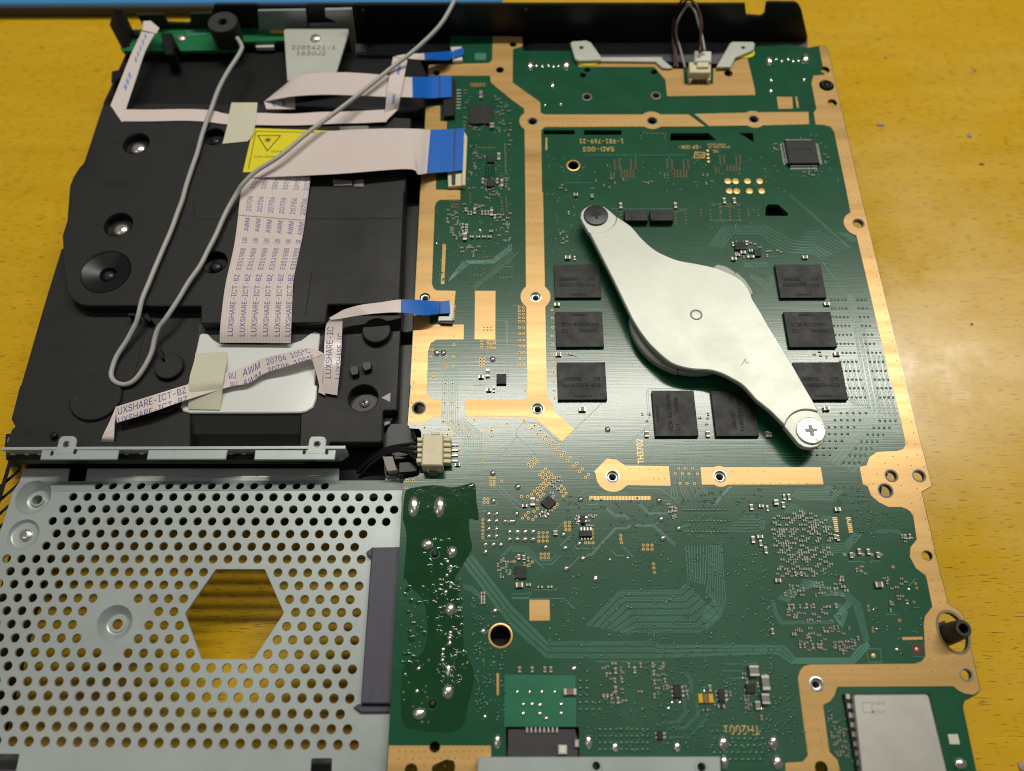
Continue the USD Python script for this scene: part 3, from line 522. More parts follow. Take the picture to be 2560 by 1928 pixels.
# gold finger rows
def fingers(a, b, c, d, n):
    """n pads between edge a-b and edge c-d"""
    A, B, C, D = [P(t)[0] for t in (a, b, c, d)]; ms = []
    for i in range(n):
        t0, t1 = (i + 0.2) / n, (i + 0.8) / n
        g = Polygon([A + (B - A) * t0, A + (B - A) * t1, C + (D - C) * t1, C + (D - C) * t0])
        ms.append(slab(g if g.is_valid else g.buffer(0), ZB, ZB + 0.06))
    obj('contact_row', join(ms), 'gold_pad', board, kind='stuff')
fingers('22 667,955', '22 1198,955', '22 667,990', '22 1198,990', 42)
fingers('11 1612,448', '11 1598,792', '11 1642,448', '11 1626,792', 34)
fingers('32 553,1135', '32 580,1268', '32 595,1135', '32 612,1268', 8); fingers('32 672,1135', '32 700,1275', '32 712,1135', '32 735,1272', 8)
dots = []
for a, b, n in (('20 885,1385', '20 890,1455', 5), ('20 925,1385', '20 930,1455', 5), ('20 1025,1385', '20 1030,1455', 5), ('20 1065,1385', '20 1070,1455', 5), ('20 1340,1385', '20 1345,1455', 5), ('20 1380,1385', '20 1385,1455', 5), ('20 1480,1385', '20 1485,1455', 5), ('20 1520,1385', '20 1525,1455', 5), ('20 1795,1345', '20 1800,1415', 5), ('20 1830,1345', '20 1835,1415', 5), ('20 1935,1345', '20 1940,1415', 5), ('20 1968,1345', '20 1973,1415', 5),
                ('21 1635,150', '21 1635,200', 3), ('21 1712,150', '21 1720,235', 4), ('21 1795,100', '21 1800,235', 6), ('21 1880,130', '21 1885,235', 5), ('21 1960,150', '21 1970,235', 4), ('21 2040,150', '21 2045,195', 3), ('21 2125,150', '21 2130,195', 3), ('21 1410,165', '21 1415,270', 5), ('21 1495,150', '21 1505,270', 5), ('21 940,165', '21 945,225', 3), ('21 1430,165', '21 1500,150', 4), ('21 1800,120', '21 1960,110', 8),
                ('11 1660,30', '11 1720,30', 3), ('11 1680,70', '11 1750,70', 4), ('11 1690,100', '11 1750,100', 4), ('11 1700,125', '11 1745,125', 3), ('11 2120,40', '11 2135,190', 7), ('11 2160,40', '11 2170,150', 6), ('11 1850,10', '11 1852,80', 4), ('11 1925,557', '11 2030,552', 4), ('11 2040,660', '11 2212,530', 9), ('11 1960,620', '11 1975,690', 3), ('11 1890,712', '11 1945,712', 3), ('11 2110,732', '11 2212,732', 5), ('11 2150,640', '11 2212,640', 4), ('10 1850,730', '10 1990,730', 8), ('10 1910,1275', '10 2065,1275', 9), ('10 2160,1320', '10 2160,1440', 6), ('10 2150,1250', '10 2150,1310', 4), ('10 2120,1500', '10 2130,1590', 5), ('10 2165,1480', '10 2170,1590', 5), ('20 1110,1150', '20 1330,1155', 9), ('20 1110,1150', '20 1115,1200', 3), ('20 1325,1155', '20 1320,1200', 3), ('11 1970,1165', '11 2032,1165', 3), ('11 1970,1190', '11 2032,1190', 3)):
    dots += row(a, b, n)
for x0, y0, w, h in ((945, 1475, 130, 75), (1405, 1475, 130, 75), (1860, 1435, 130, 70), (855, 1500, 50, 70), (1320, 1500, 40, 70), (1760, 1455, 60, 60)):
    for i in range(max(2, w // 26)):
        for j in range(h // 18): dots.append(U(*pix(f'20 {x0 + i * 26},{y0 + j * 18}')[0]))
for x0, y0 in ((1985, 1440), (2005, 1440)):
    for i in range(4):
        for j in range(7): dots.append(U(*pix(f'10 {1990 + i * 22},{1440 + j * 18}')[0]))
obj('bare_dots', join([slab(disc(x, y, 0.24, 8), ZB, ZB + 0.06) for x, y in dots]), 'copper_dot', board, kind='stuff')

# ---------------------------------------------------------------- surface-mounted parts
count = {}
small_body, small_end = [], []
def smd(px, py, w, h, kind='C', rot=0.0, tiny=False):
    """w, h in zoomed pixels; the terminals sit at the ends of the long side"""
    kx, ky = local(px, py); x, y = U(px, py); W, D = w * S_ * kx, h * S_ * ky
    t = max(0.3, min(W, D) * 0.7); e = 0.24
    if W >= D: parts = [(-W * (0.5 - e / 2), 0, W * e, D), (W * (0.5 - e / 2), 0, W * e, D)]; body = (0, 0, W * (1 - 2 * e), D * 0.96)
    else: parts = [(0, -D * (0.5 - e / 2), W, D * e), (0, D * (0.5 - e / 2), W, D * e)]; body = (0, 0, W * 0.96, D * (1 - 2 * e))
    c, s = math.cos(math.radians(rot)), math.sin(math.radians(rot))
    mk = lambda q, hh: box(x + q[0] * c - q[1] * s, y + q[0] * s + q[1] * c, ZB, q[2], q[3], hh, rot, 0.05 if not tiny else 0)
    ends, bd = join([mk(q, t) for q in parts]), mk(body, t * 0.95)
    if tiny: small_body.append(bd); small_end.append(ends); return
    nm = {'C': 'capacitor', 'G': 'capacitor', 'R': 'resistor'}[kind]
    o = obj(nm, bd, {'C': 'cap_brown', 'G': 'cap_grey', 'R': 'resistor_black'}[kind], board)
    obj('terminals', ends, 'tin', o)
def smds(t, kind='C', rot=0.0):
    c = r = 0
    for tok in t.split():
        if ',' not in tok: c, r = int(tok[0]), int(tok[1]); continue
        q = [float(v) for v in tok.split(',')]; smd(640 * c + q[0] * S_, 482 * r + q[1] * S_, q[2], q[3], kind, rot)
smds('23 893,800,26,55 1057,793,26,60 893,960,30,55 915,1055,26,60 805,1017,50,34 888,883,20,45 950,883,20,45 1008,752,20,42 1110,752,20,42 1213,752,20,42 1306,752,20,42 1225,815,20,45 1230,900,20,42 1320,883,20,42 1228,1015,20,45 858,1028,20,42 880,738,42,20 835,823,40,20 1105,980,40,20 970,1057,45,20 1255,950,40,20 65,790,26,50 175,790,26,50 283,790,26,50 335,790,26,50 1337,940,20,40 1510,990,20,40 65,62,62,44 143,58,38,26 327,77,42,22 500,983,110,56 2153,1205,22,44 2120,920,20,44 '
     '33 82,22,50,34 950,60,64,48 632,18,36,26 580,90,36,22 672,108,36,22 645,75,36,22 178,245,20,40 218,245,20,40 330,240,20,40 392,240,20,40 518,247,40,20 582,240,20,40 232,340,36,20 35,460,26,55 220,485,36,30 352,495,20,40 275,585,20,40 312,585,20,40 385,585,20,40 428,585,20,40 456,585,20,40 500,460,40,20 680,548,38,20 745,570,20,36 775,520,20,36 580,590,20,36 615,600,20,36 645,640,20,36 1055,215,20,36 1055,280,20,30 '
     '32 575,1310,26,40 600,1320,26,50 715,1470,30,48 945,1468,30,50 1180,1310,26,40 1222,1305,20,40 235,1630,20,40 285,1630,20,40 12,430,34,40 22 178,1010,40,68 1163,425,34,48 1690,425,34,48 2205,425,30,48 375,1278,36,38 60,1485,26,44 103,1490,26,44 140,1505,20,36 '
     '21 550,28,36,26 480,570,46,30 540,572,20,34 388,975,48,28 400,1405,48,28 490,180,16,30 938,120,26,48 1410,118,26,48 1832,78,26,48 1918,78,26,48 690,40,30,26 1908,450,20,34 2025,440,20,34 1993,525,44,26 1945,545,36,20 1915,580,44,26 2060,510,30,24 2060,560,60,20 31 316,567,44,26 503,970,48,26 592,1402,52,28 32 500,207,54,34 '
     '11 1890,165,22,50 1815,155,24,30 1835,180,14,34 1860,180,14,34 1955,178,16,36 1982,178,16,36 2008,178,16,36 2036,180,26,54 2065,212,20,36 1820,297,28,34 1820,340,28,30 1807,390,36,60 1865,388,32,20 1920,388,32,20 1970,388,32,20 2018,388,32,20 2033,340,30,20 1787,290,16,40 1787,350,16,40 2003,1565,36,66 '
     '10 1943,830,28,60 2040,1100,40,40 2098,1362,28,60 2125,1590,26,60 1960,1570,20,45 2085,1570,20,45 2015,30,20,1 13 1962,130,36,26 1962,160,36,26 1962,187,36,26 1962,213,36,26')
smds('23 2080,805,82,92 2182,905,66,132 2182,1045,68,92 2118,1100,46,76 1708,950,26,60 32 137,968,20,50 178,968,24,55 128,1035,26,50 595,1075,50,34 65,1015,40,44 783,1438,30,50 862,1440,30,50 22 2065,1055,28,50 2150,1045,40,26 2080,1335,30,60 2140,1310,50,30 2145,1365,26,55 2190,1425,26,60 2205,1065,20,50 605,213,60,36 33 632,-10,30,20', 'G')
smds('23 1805,1108,60,30 1668,1138,45,22 243,77,42,22 22 110,1043,45,26 11 1945,1598,44,28 12 1742,690,44,24 12 2012,45,44,26 12 2055,38,20,44', 'R')
smds('22 300,1125,44,24 250,1105,40,20', 'C', 45)
x, y = U(*pix('23 1670,1040')[0]); am = obj('ceramic_filter', box(x, y, ZB, 1.0, 2.1, 0.75, 0, 0.05), 'cap_brown', board)
for d in (-1, 1): obj('amber_end', box(x + d * 1.25, y, ZB, 1.2, 2.1, 0.8, 0, 0.15), 'amber', am)
# crowds of very small parts
def crowd(t, n, sizes=((26, 15), (26, 15), (15, 26)), grid=None):
    n = max(3, int(n * (0.95 if grid else 0.62)))
    g = poly(t); a, b, c, d = g.bounds; k = tries = 0; used = []
    while k < n and tries < n * 60:
        tries += 1
        x, y = rng.uniform(a, c), rng.uniform(b, d)
        if grid: x, y = round(x / grid) * grid, round(y / grid) * grid
        if not g.contains(Point(x, y)) or any(abs(x - u) + abs(y - v) < 0.95 for u, v in used): continue
        if allgold.buffer(0.5).contains(Point(x, y)) or cuts.buffer(0.5).contains(Point(x, y)): continue
        used.append((x, y)); k += 1
        w, h = sizes[rng.integers(len(sizes))]; f = rng.uniform(0.85, 1.15)
        kx, ky = 0.114, 0.124
        W, D = w * S_ * kx * f, h * S_ * ky * f; t_ = 0.33
        q = ((-W * .36, 0, W * .28, D), (W * .36, 0, W * .28, D)) if W > D else ((0, -D * .36, W, D * .28), (0, D * .36, W, D * .28))
        small_end.append(join([box(x + u[0], y + u[1], ZB, u[2], u[3], t_) for u in q]))
        small_body.append(box(x, y, ZB, W * (.44 if W > D else .95), D * (.95 if W > D else .44), t_ * 0.95))
crowd('32 30,1140 300,1080 540,1180 560,1400 540,1560 450,1660 80,1660', 150, ((27, 15),), grid=0.62)
crowd('33 60,10 300,10 680,40 700,180 400,160 120,190', 40)
crowd('33 120,220 620,220 610,380 200,370', 34)
crowd('33 230,420 740,420 760,640 280,620', 60)
crowd('22 1340,1020 1430,1040 1420,1160 1350,1160', 16)
crowd('10 1790,780 1830,780 1820,1120 1790,1120', 14); crowd('10 2050,820 2200,880 2200,1150 2060,1150', 34); crowd('10 1840,1080 2030,1080 2030,1130 1840,1130', 10)
crowd('10 1850,1260 1990,1300 1970,1420 1850,1430', 14); crowd('10 1930,1540 2200,1540 2200,1660 1940,1660', 26); crowd('10 1840,1440 1900,1440 1900,1650 1840,1650', 10); crowd('10 2170,1150 2212,1150 2212,1260 2170,1260', 5)
crowd('11 1640,150 1780,150 1780,400 1700,400 1640,280', 34); crowd('11 2060,150 2200,180 2200,430 2110,430', 30); crowd('11 1770,430 1960,430 1960,560 1770,540', 16); crowd('11 1960,20 2100,0 2100,80 1990,60', 10); crowd('11 1780,100 2060,110 2060,150 1780,150', 12)
crowd('12 2080,1480 2212,1500 2212,1660 2090,1660', 22)
crowd('22 340,800 420,790 420,900 340,980', 18); crowd('22 250,1080 340,1080 340,1150 250,1150', 8); crowd('22 545,1120 590,1120 590,1260 545,1320', 8); crowd('22 640,1090 740,1120 720,1220 650,1230', 10); crowd('22 20,1480 160,1470 170,1560 20,1560', 8)
crowd('23 1330,920 1530,920 1530,1060 1330,1050', 16); crowd('23 1210,740 1330,740 1330,1000 1210,1000', 16); crowd('23 780,730 980,730 980,1090 780,1090', 24); crowd('23 2000,800 2060,900 2060,1140 2010,1140', 20); crowd('23 1740,950 1890,950 1890,1090 1740,1090', 10)
crowd('30 50,1240 90,1240 90,1360 50,1360', 6); crowd('30 480,1300 520,1300 520,1410 480,1410', 6); crowd('30 210,1470 420,1470 420,1530 210,1530', 9); crowd('20 620,1540 1000,1540 1010,1620 650,1640', 12); crowd('20 1150,1540 1260,1540 1260,1640 1150,1640', 6); crowd('20 1640,1500 1760,1500 1760,1600 1660,1620', 7); crowd('20 380,1590 480,1590 480,1655 380,1655', 5)
crowd('21 400,340 490,340 490,440 400,440', 10); crowd('21 1900,420 2212,420 2212,590 1900,590', 22); crowd('31 0,480 110,500 110,600 0,600', 6); crowd('33 880,0 1300,0 1300,300 1020,300', 22); crowd('32 1120,1290 1260,1290 1230,1360 1140,1360', 8); crowd('32 740,1540 830,1540 850,1640 740,1600', 6); crowd('33 520,1180 640,1180 690,1580 570,1560', 34); crowd('22 1100,200 1190,200 1190,310 1130,310', 6); crowd('22 1590,230 1720,230 1720,340 1620,340', 8); crowd('21 480,1370 590,1370 590,1440 480,1440', 6); crowd('31 380,1360 520,1360 520,1440 380,1440', 7); crowd('23 60,-40 0,0 60,20 120,20', 3)
obj('tiny_component_bodies', join(small_body), 'tiny_brown', board, kind='stuff')
obj('tiny_component_ends', join(small_end), 'tiny_tin', board, kind='stuff')

# ---------------------------------------------------------------- chips
def text_on(t, x, y, z, height, rot, matn, parent, name='marking', depth=0.02, bold=False, width=None, squash=1.0):
    m = meshkit.text_mesh(t, height, depth, bold); v = np.array(m.vertices)
    ctr = (v.min(0) + v.max(0)) / 2; v = v - [ctr[0], ctr[1], 0]
    if width: v[:, 0] *= width / (v[:, 0].max() - v[:, 0].min())
    v[:, 1] *= squash
    c, s = math.cos(math.radians(rot)), math.sin(math.radians(rot))
    v = np.column_stack([v[:, 0] * c - v[:, 1] * s + x, v[:, 0] * s + v[:, 1] * c + y, v[:, 2] + z])
    return obj(name, (v, np.array(m.faces)), matn, parent)
ZC = ZB + 1.1
for (x, y), rot, l2 in (((19.69, 140.56), 0, 'K4G80325FB-HC28'), ((19.64, 123.59), 180, 'K4G80325FB-HC28'), ((19.67, 106.49), 0, 'K4G80325FB-HC28'), ((45.51, 96.17), -90, 'K4G80325FB-HC28'),
                        ((62.42, 96.12), 90, 'K4G80325FB-HC28'), ((87.76, 140.18), 0, 'K4G80325FB-HC28'), ((87.97, 123.22), 180, 'K4G80325FB-HC28'), ((88.15, 106.19), 0, 'K4G80325FB-HC28')):
    ch = obj('memory_chip', box(x, y, ZB + 0.3, 14, 12, 0.8, rot, 0.06), 'chip_black', board)
    obj('package_base', box(x, y, ZB + 0.05, 13.8, 11.8, 0.25, rot), 'resistor_black', ch)
    c, s = math.cos(math.radians(rot)), math.sin(math.radians(rot))
    at = lambda u, v: (x + u * c - v * s, y + u * s + v * c)
    text_on('SAMSUNG', *at(-2.6, 0.6), ZC, 1.15, rot, 'chip_mark', ch, width=5.0)
    text_on('638', *at(4.3, 0.6), ZC, 1.15, rot, 'chip_mark', ch, width=2.0)
    text_on(l2, *at(-0.1, -1.5), ZC, 1.15, rot, 'chip_mark', ch, width=10.8)
    text_on('GZEAB5HA', *at(0.2, -4.9), ZC, 0.75, rot, 'chip_mark', ch, width=5.0)
# 64-pin flat package at the top right
q = P('30 155,1205 410,1208 440,1410 175,1415', ZB + 1.5); cx, cy = q.mean(0); W = np.linalg.norm(q[1] - q[0] + q[2] - q[3]) / 2; D = np.linalg.norm(q[3] - q[0] + q[2] - q[1]) / 2
W = D = (W + D) / 2
qf = obj('flat_pack_chip', box(cx, cy, ZB + 0.15, W, D, 1.35, 0, 0.18), 'chip_black', board)
for s in range(4):
    a = s * math.pi / 2; ca, sa = math.cos(a), math.sin(a); legs = []
    for i in range(16):
        u = (i - 7.5) * W * 0.88 / 16
        for (o, l, z, h) in ((W / 2 + 0.25, 0.6, ZB + 0.55, 0.15), (W / 2 + 0.55, 0.15, ZB + 0.1, 0.6), (W / 2 + 0.95, 0.85, ZB + 0.05, 0.14)):
            legs.append(box(cx + o * ca - u * sa, cy + o * sa + u * ca, z, l, 0.2, h, math.degrees(a)))
    obj('pin_row', join(legs), 'tin', qf)
text_on('A01-C0L2', cx + 0.3, cy + 1.0, ZB + 1.5, 1.0, 180, 'chip_mark', qf, width=5.5)
def ic(t, h=0.9, rot=0.0, name='chip'):
    q = P(t, ZB + h); cx, cy = q.mean(0); W = np.linalg.norm(q[1] - q[0]); D = np.linalg.norm(q[2] - q[1])
    return obj(name, box(cx, cy, ZB + 0.05, W, D, h - 0.05, rot, 0.08), 'chip_black', board)
c1 = ic('10 1845,910 2042,905 2036,1065 1850,1070', 1.0)
for t in ('10 1997,1345 2060,1345 2058,1400 1995,1400', '10 1995,1545 2060,1545 2058,1610 1995,1610', '11 2078,1565 2162,1565 2160,1652 2080,1652', '22 20,1570 122,1570 125,1665 22,1665', '21 1922,420 2022,420 2028,490 1925,490', '21 2092,490 2150,490 2150,545 2095,545', '23 2022,915 2100,915 2100,992 2025,992'): ic(t, 0.8)
ic('22 248,1010 315,945 382,1010 315,1075', 0.8, 45)
for t, n in (('23 1398,920 1465,920 1465,1032 1400,1032', 3), ('23 1783,960 1840,960 1840,1066 1785,1066', 3), ('22 590,1122 632,1122 632,1190 592,1190', 2), ('23 1258,1322 1305,1322 1305,1392 1260,1392', 2)):
    o = ic(t, 1.0, 0, 'small_transistor'); q = P(t); 
    w = np.linalg.norm(q[1] - q[0])
    ls = [box(q.mean(0)[0] + sgn * (w / 2 + 0.25), q[:, 1].min() + (i + 0.5) * np.ptp(q[:, 1]) / n, ZB, 0.7, 0.4, 0.16) for sgn in (-1, 1) for i in range(n)]
    obj('legs', join(ls), 'tin', o)
o = ic('22 585,1250 692,1250 692,1302 585,1302', 1.1, 0, 'eight_pin_chip'); q = P('22 585,1250 692,1250 692,1302 585,1302')
obj('legs', join([box(q[0, 0] + (i + 0.5) * np.ptp(q[:, 0]) / 4, yy, ZB, 0.35, 0.8, 0.25) for i in range(4) for yy in (q[:, 1].min() - 0.5, q[:, 1].max() + 0.3)]), 'tin', o)
for t in ('21 975,148 1172,150 1172,240 975,240', '21 1195,150 1392,152 1392,240 1195,240'):
    o = ic(t, 2.2, 0, 'black_inductor')
# lettering on the board
def letter(t, a, h, rot, w=None, sq=1.0): text_on(t, *U(*pix(a)[0]), ZB, h, rot, 'gold_pad', board, 'lettering', 0.05, False, w, sq)
letter('1-981-769-21', '20 772,1222', 1.9, 180, 14.8); letter('SAD-003', '20 748,1290', 1.9, 180, 10.5); letter('TH3702', '22 1107,570', 1.7, 90, 7.2); letter('TH2001', '23 1985,1310', 2.0, 180, 8.6)
letter('-EP GW-', '20 1535,1272', 1.5, 180, 7.6); letter('UL', '20 1755,1310', 1.2, 180, 2.0); letter('Pb', '20 1620,1340', 1.6, 180, 2.4); letter('DYNI GW-P', '20 1790,1272', 0.8, 180, 7.0); letter('09N0 16/32', '20 1765,1250', 0.8, 180, 6.0); letter('16001', '10 1918,735', 1.6, 180, 5.0)
b_ = P('20 1580,1315 1668,1320 1660,1365 1575,1365'); obj('lettering', slab(Polygon(b_).exterior.buffer(0.12), ZB, ZB + 0.05), 'gold_pad', board)
# ---------------------------------------------------------------- helpers for sheets and cables
def proj(p):
    q = (np.asarray(p, float) - CAM) @ RC
    return np.array([IW / 2 + FPX * q[0] / -q[2], IH / 2 - FPX * q[1] / -q[2]])
def z_on_plane_y(px, py, yw):
    """height at which the ray of a pixel meets the upright plane y = yw"""
    d = RC @ np.array([(px - IW / 2) / FPX, -(py - IH / 2) / FPX, -1.0]); t = (yw - CAM[1]) / d[1]
    return CAM[2] + t * d[2], CAM[0] + t * d[0]
class Strip:
    """a flat flexible cable: stations 'tile x,y x,y' give its two edges, zs the heights"""
    def __init__(self, left, right, zs, n=6, thick=0.22):
        L, R = pix(left), pix(right)
        zs = zs if isinstance(zs, (list, tuple)) else [zs] * len(L)
        zl = [z if not isinstance(z, tuple) else z[0] for z in zs]; zr = [z if not isinstance(z, tuple) else z[1] for z in zs]
        A = np.array([[*U(*p, z), z] for p, z in zip(L, zl)]); B = np.array([[*U(*p, z), z] for p, z in zip(R, zr)])
        self.A, self.B = (spline(A, n), spline(B, n)) if n > 1 else (A, B)
        self.th = thick
        mid = (self.A + self.B) / 2; self.s = np.concatenate([[0], np.cumsum(np.linalg.norm(np.diff(mid, axis=0), axis=1))]); self.len = self.s[-1]
        self.width = np.linalg.norm(self.A - self.B, axis=1).mean()
        t = np.gradient(mid, axis=0); w = self.B - self.A; nr = np.cross(t, w); nr /= np.linalg.norm(nr, axis=1, keepdims=True)
        nr[nr[:, 2] < 0] *= -1; self.N = nr
    def at(self, u, v, lift=0.0):
        """u along in mm, v across 0..1 from edge A to edge B"""
        u = np.clip(u, 0, self.len); g = lambda X: np.stack([np.interp(u, self.s, X[:, k]) for k in range(3)], -1)
        a, b, n = g(self.A), g(self.B), g(self.N)
        return a + (b - a) * np.asarray(v)[..., None] + n * np.asarray(lift)[..., None]
    def mesh(self, u0=0.0, u1=1.0, v0=0.0, v1=1.0, lift=0.0, th=None, nv=4):
        th = th or self.th; us = np.unique(np.concatenate([[u0 * self.len], self.s[(self.s > u0 * self.len) & (self.s < u1 * self.len)], [u1 * self.len]])); vs = np.linspace(v0, v1, nv + 1)
        uu, vv = np.meshgrid(us, vs, indexing='ij'); top = self.at(uu, vv, np.full_like(uu, lift + th / 2)).reshape(-1, 3); bot = self.at(uu, vv, np.full_like(uu, lift - th / 2)).reshape(-1, 3)
        m, k = len(us), nv + 1; F = []; o = m * k
        for i in range(m - 1):
            for j in range(nv):
                a, b, c, d = i * k + j, (i + 1) * k + j, (i + 1) * k + j + 1, i * k + j + 1
                F += [(a, b, c), (a, c, d), (o + a, o + c, o + b), (o + a, o + d, o + c)]
            for j in (0, nv):
                a, b = i * k + j, (i + 1) * k + j; F += [(a, o + a, o + b), (a, o + b, b)]
        for i in (0, m - 1):
            for j in range(nv):
                a, b = i * k + j, i * k + j + 1; F += [(a, b, o + b), (a, o + b, o + a)]
        return trimesh.Trimesh(np.vstack([top, bot]), F, process=False) if False else (np.vstack([top, bot]), np.array(F))
    def lines(self, n, name, parent, u0=0.0, u1=1.0):
        """the flat conductors that show through the film"""
        obj('conductor_lines', join([self.mesh(u0, u1, (i + 0.35) / n, (i + 0.65) / n, lift=self.th / 2 - 0.02, th=0.05, nv=1) for i in range(n)]), 'flex_line', parent, kind='stuff')
    def text(self, t, u, v, h, flip=False, bold=False, width=None):
        """lettering that runs along the strip, its middle line at v, from u on"""
        m = meshkit.text_mesh(t, h, 0.02, bold); p = np.array(m.vertices); s = -1 if flip else 1
        p[:, 0] -= p[:, 0].min()
        if width: p[:, 0] *= width / p[:, 0].max()
        f = np.array(m.faces); vv = np.clip(v + (0.5 * h - p[:, 1]) / self.width, 0.005, 0.995)
        return self.at(u + s * p[:, 0], vv, p[:, 2] + self.th / 2 + 0.01), f
    def near(self, px):
        """distance along the strip of the station nearest to a pixel"""
        x, y = pix(px)[0]; us = np.linspace(0, self.len, 400); p = self.at(us, np.full(400, 0.5), np.zeros(400))
        return us[np.argmin([np.hypot(*(proj(q) - (x, y))) for q in p])]
def Q3(text, zs):
    pp = pix(text); zs = zs if isinstance(zs, (list, tuple)) else [zs] * len(pp)
    return np.array([[*U(*p, z), z] for p, z in zip(pp, zs)])
def screw(parent, x, y, z, r, matn='bright_steel', slot='hole_dark', h=0.8, name='screw', flat=False, rot=20):
    pr = [(r, z), (r, z + h * 0.6), (r * 0.93, z + h * 0.85), (0, z + h)] if flat else [(r, z), (r, z + h * 0.35), (r * 0.8, z + h * 0.8), (r * 0.4, z + h), (0, z + h)]
    s = obj(name, lathe(pr, x, y, 28), matn, parent, smooth=40)
    a, w = r * 0.42, r * 0.13
    cr = unary_union([sbox(-a, -w, a, w), sbox(-w, -a, w, a), disc(0, 0, w * 1.8, 8)])
    obj('cross_recess', slab(affinity.translate(affinity.rotate(cr, rot, origin=(0, 0)), x, y), z + h - 0.1, z + h + 0.03), slot, s)
    return s

# ---------------------------------------------------------------- clamp plate over the processor
ZK = ZB + 7.0
clamp = thing('clamp_plate', 'pale grey steel clamp plate lying diagonally across the board, one screw at each end', 'clamp')
oc = Polygon(spline(P('21 590,190 595,225 668,345 770,540 870,740 960,920 1040,1095 1110,1205 1200,1318 1330,1438 1420,1490 1550,1522 1700,1532 1800,1557 1900,1605 2000,1665 22 2105,115 32 30,225 150,345 250,462 310,515', ZK), 5, False)).buffer(0)
lo = P('21 590,190 630,280 668,345 770,540 870,740 960,920 1040,1095', ZK)
outline = np.vstack([P('21 592,205 612,250 668,345 870,742 1038,1090', ZK), spline(P('21 1038,1090 1110,1205 1200,1318 1330,1438 1420,1490 1550,1522 1700,1532 1800,1557 1900,1605 2000,1668 22 2105,118', ZK), 6), P('32 30,228 150,350 235,455 270,497 320,525', ZK),
                     P('32 372,533 430,522 480,485 508,430 512,385 490,310 400,150 312,0 31 200,1465 100,1300 0,1142 21 2150,1030 2080,920', ZK), spline(P('21 2080,920 2060,860 2020,795 1960,738 1850,682 1750,645 1600,612 1450,585 1350,550 1240,495 1130,402 1030,290 935,225', ZK), 6), P('21 935,225 850,148 800,112 740,95 680,98 630,122 600,155', ZK)])
oc = Polygon(outline).buffer(0)
oc = oc.buffer(0.6, quad_segs=6).buffer(-1.2, quad_segs=6).buffer(0.6, quad_segs=6)
e1 = PR('21 722,195,0', ZK)[0][:2]; e2 = PR('32 372,388,0', ZK)[0][:2]
r1 = PR('21 722,195,212', ZK)[0][2]; r2 = PR('32 350,410,238', ZK)[0][2]
end1, end2 = disc(*e1, r1 * 0.86, 48), disc(e2[0] - 0.3, e2[1] - 0.6, r2 * 0.92, 48)
cen = PR('21 1592,1055,46', ZK)[0]
body = oc.difference(unary_union([end1, end2, disc(cen[0], cen[1], cen[2])]))
body = max(_geoms(body), key=lambda g: g.area); body = body.buffer(-0.35).buffer(0.35, quad_segs=3)
obj('plate', slab(body, ZK - 1.6, ZK, 0.28), 'painted_steel', clamp)
obj('end_tab', slab(max(_geoms(oc.intersection(end1.buffer(0.05))), key=lambda g: g.area), ZK - 2.3, ZK - 0.55, 0.2), 'painted_steel', clamp)
obj('end_tab', slab(max(_geoms(oc.intersection(end2.buffer(0.05))), key=lambda g: g.area), ZK - 2.3, ZK - 0.55, 0.2), 'painted_steel', clamp)
obj('centre_dimple', lathe([(cen[2] + 0.02, ZK - 0.12), (cen[2] * 0.86, ZK - 0.3), (cen[2] * 0.8, ZK - 0.06), (0, ZK - 0.03)], cen[0], cen[1]), 'painted_steel', clamp)
k1 = PR('21 725,190,106', ZK)[0]; k2 = PR('32 372,388,124', ZK)[0]
screw(clamp, k1[0], k1[1], ZK - 0.55, k1[2], 'black_screw', 'hole_dark', 0.7, 'black_screw', True, 8)
screw(clamp, k2[0], k2[1], ZK - 0.55, k2[2], 'bright_steel', 'cap_grey', 0.7, 'bright_screw', True, 4)
for e in (e1, e2): obj('stand_post', lathe([(2.2, ZB + 0.02), (2.2, ZK - 2.3), (0, ZK - 2.3)], *e), 'bare_steel', clamp)
# spring ring and pad below the plate
ZR = ZB + 3.2
rc = U(*pix('21 1545,1105')[0], ZR)
R_ = PR('21 1050,1150,0', ZR)[0]; rr = 18.1
def arc_band(r0, r1, a0, a1, n=40):
    a = np.radians(np.linspace(a0, a1, n)); return Polygon(np.vstack([np.column_stack([rc[0] + r1 * np.cos(a), rc[1] + r1 * np.sin(a)]), np.column_stack([rc[0] + r0 * np.cos(a), rc[1] + r0 * np.sin(a)])[::-1]]))
obj('spring_ring', slab(arc_band(rr - 2.6, rr, 178, 252), ZR - 1.6, ZR + 0.8, 0.5), 'grey_plastic', clamp)
obj('spring_ring', slab(arc_band(rr - 2.2, rr - 0.4, 252, 300), ZR - 1.6, ZR + 0.2, 0.4), 'grey_plastic', clamp)
obj('inner_plate', slab(disc(rc[0], rc[1], rr - 2.8, 48), ZR - 2.8, ZR - 0.4, 0.3), 'bare_steel', clamp)
for t in ('21 1750,650 1780,628 1850,645 1920,690 1905,722 1850,690', '21 1915,720 1945,700 2010,760 2060,835 2072,870 2050,870 2000,800'):
    obj('spring_tab', slab(poly(t, ZB + 6.2).buffer(0.5), ZB + 3.0, ZB + 6.2, 0.3), 'grey_plastic', clamp)
q = P('21 1985,1488 2015,1435 2020,1470 2048,1470', ZK)
obj('stamp_mark', slab(LineString(q).buffer(0.14), ZK - 0.1, ZK + 0.02), 'grey_plastic', clamp)

# ---------------------------------------------------------------- other pieces soldered on or screwed to the board
def pbox(name, t, z0, z1, matn, parent, b=0.15):
    return obj(name, slab(poly(t, z1), z0, z1, b), matn, parent)
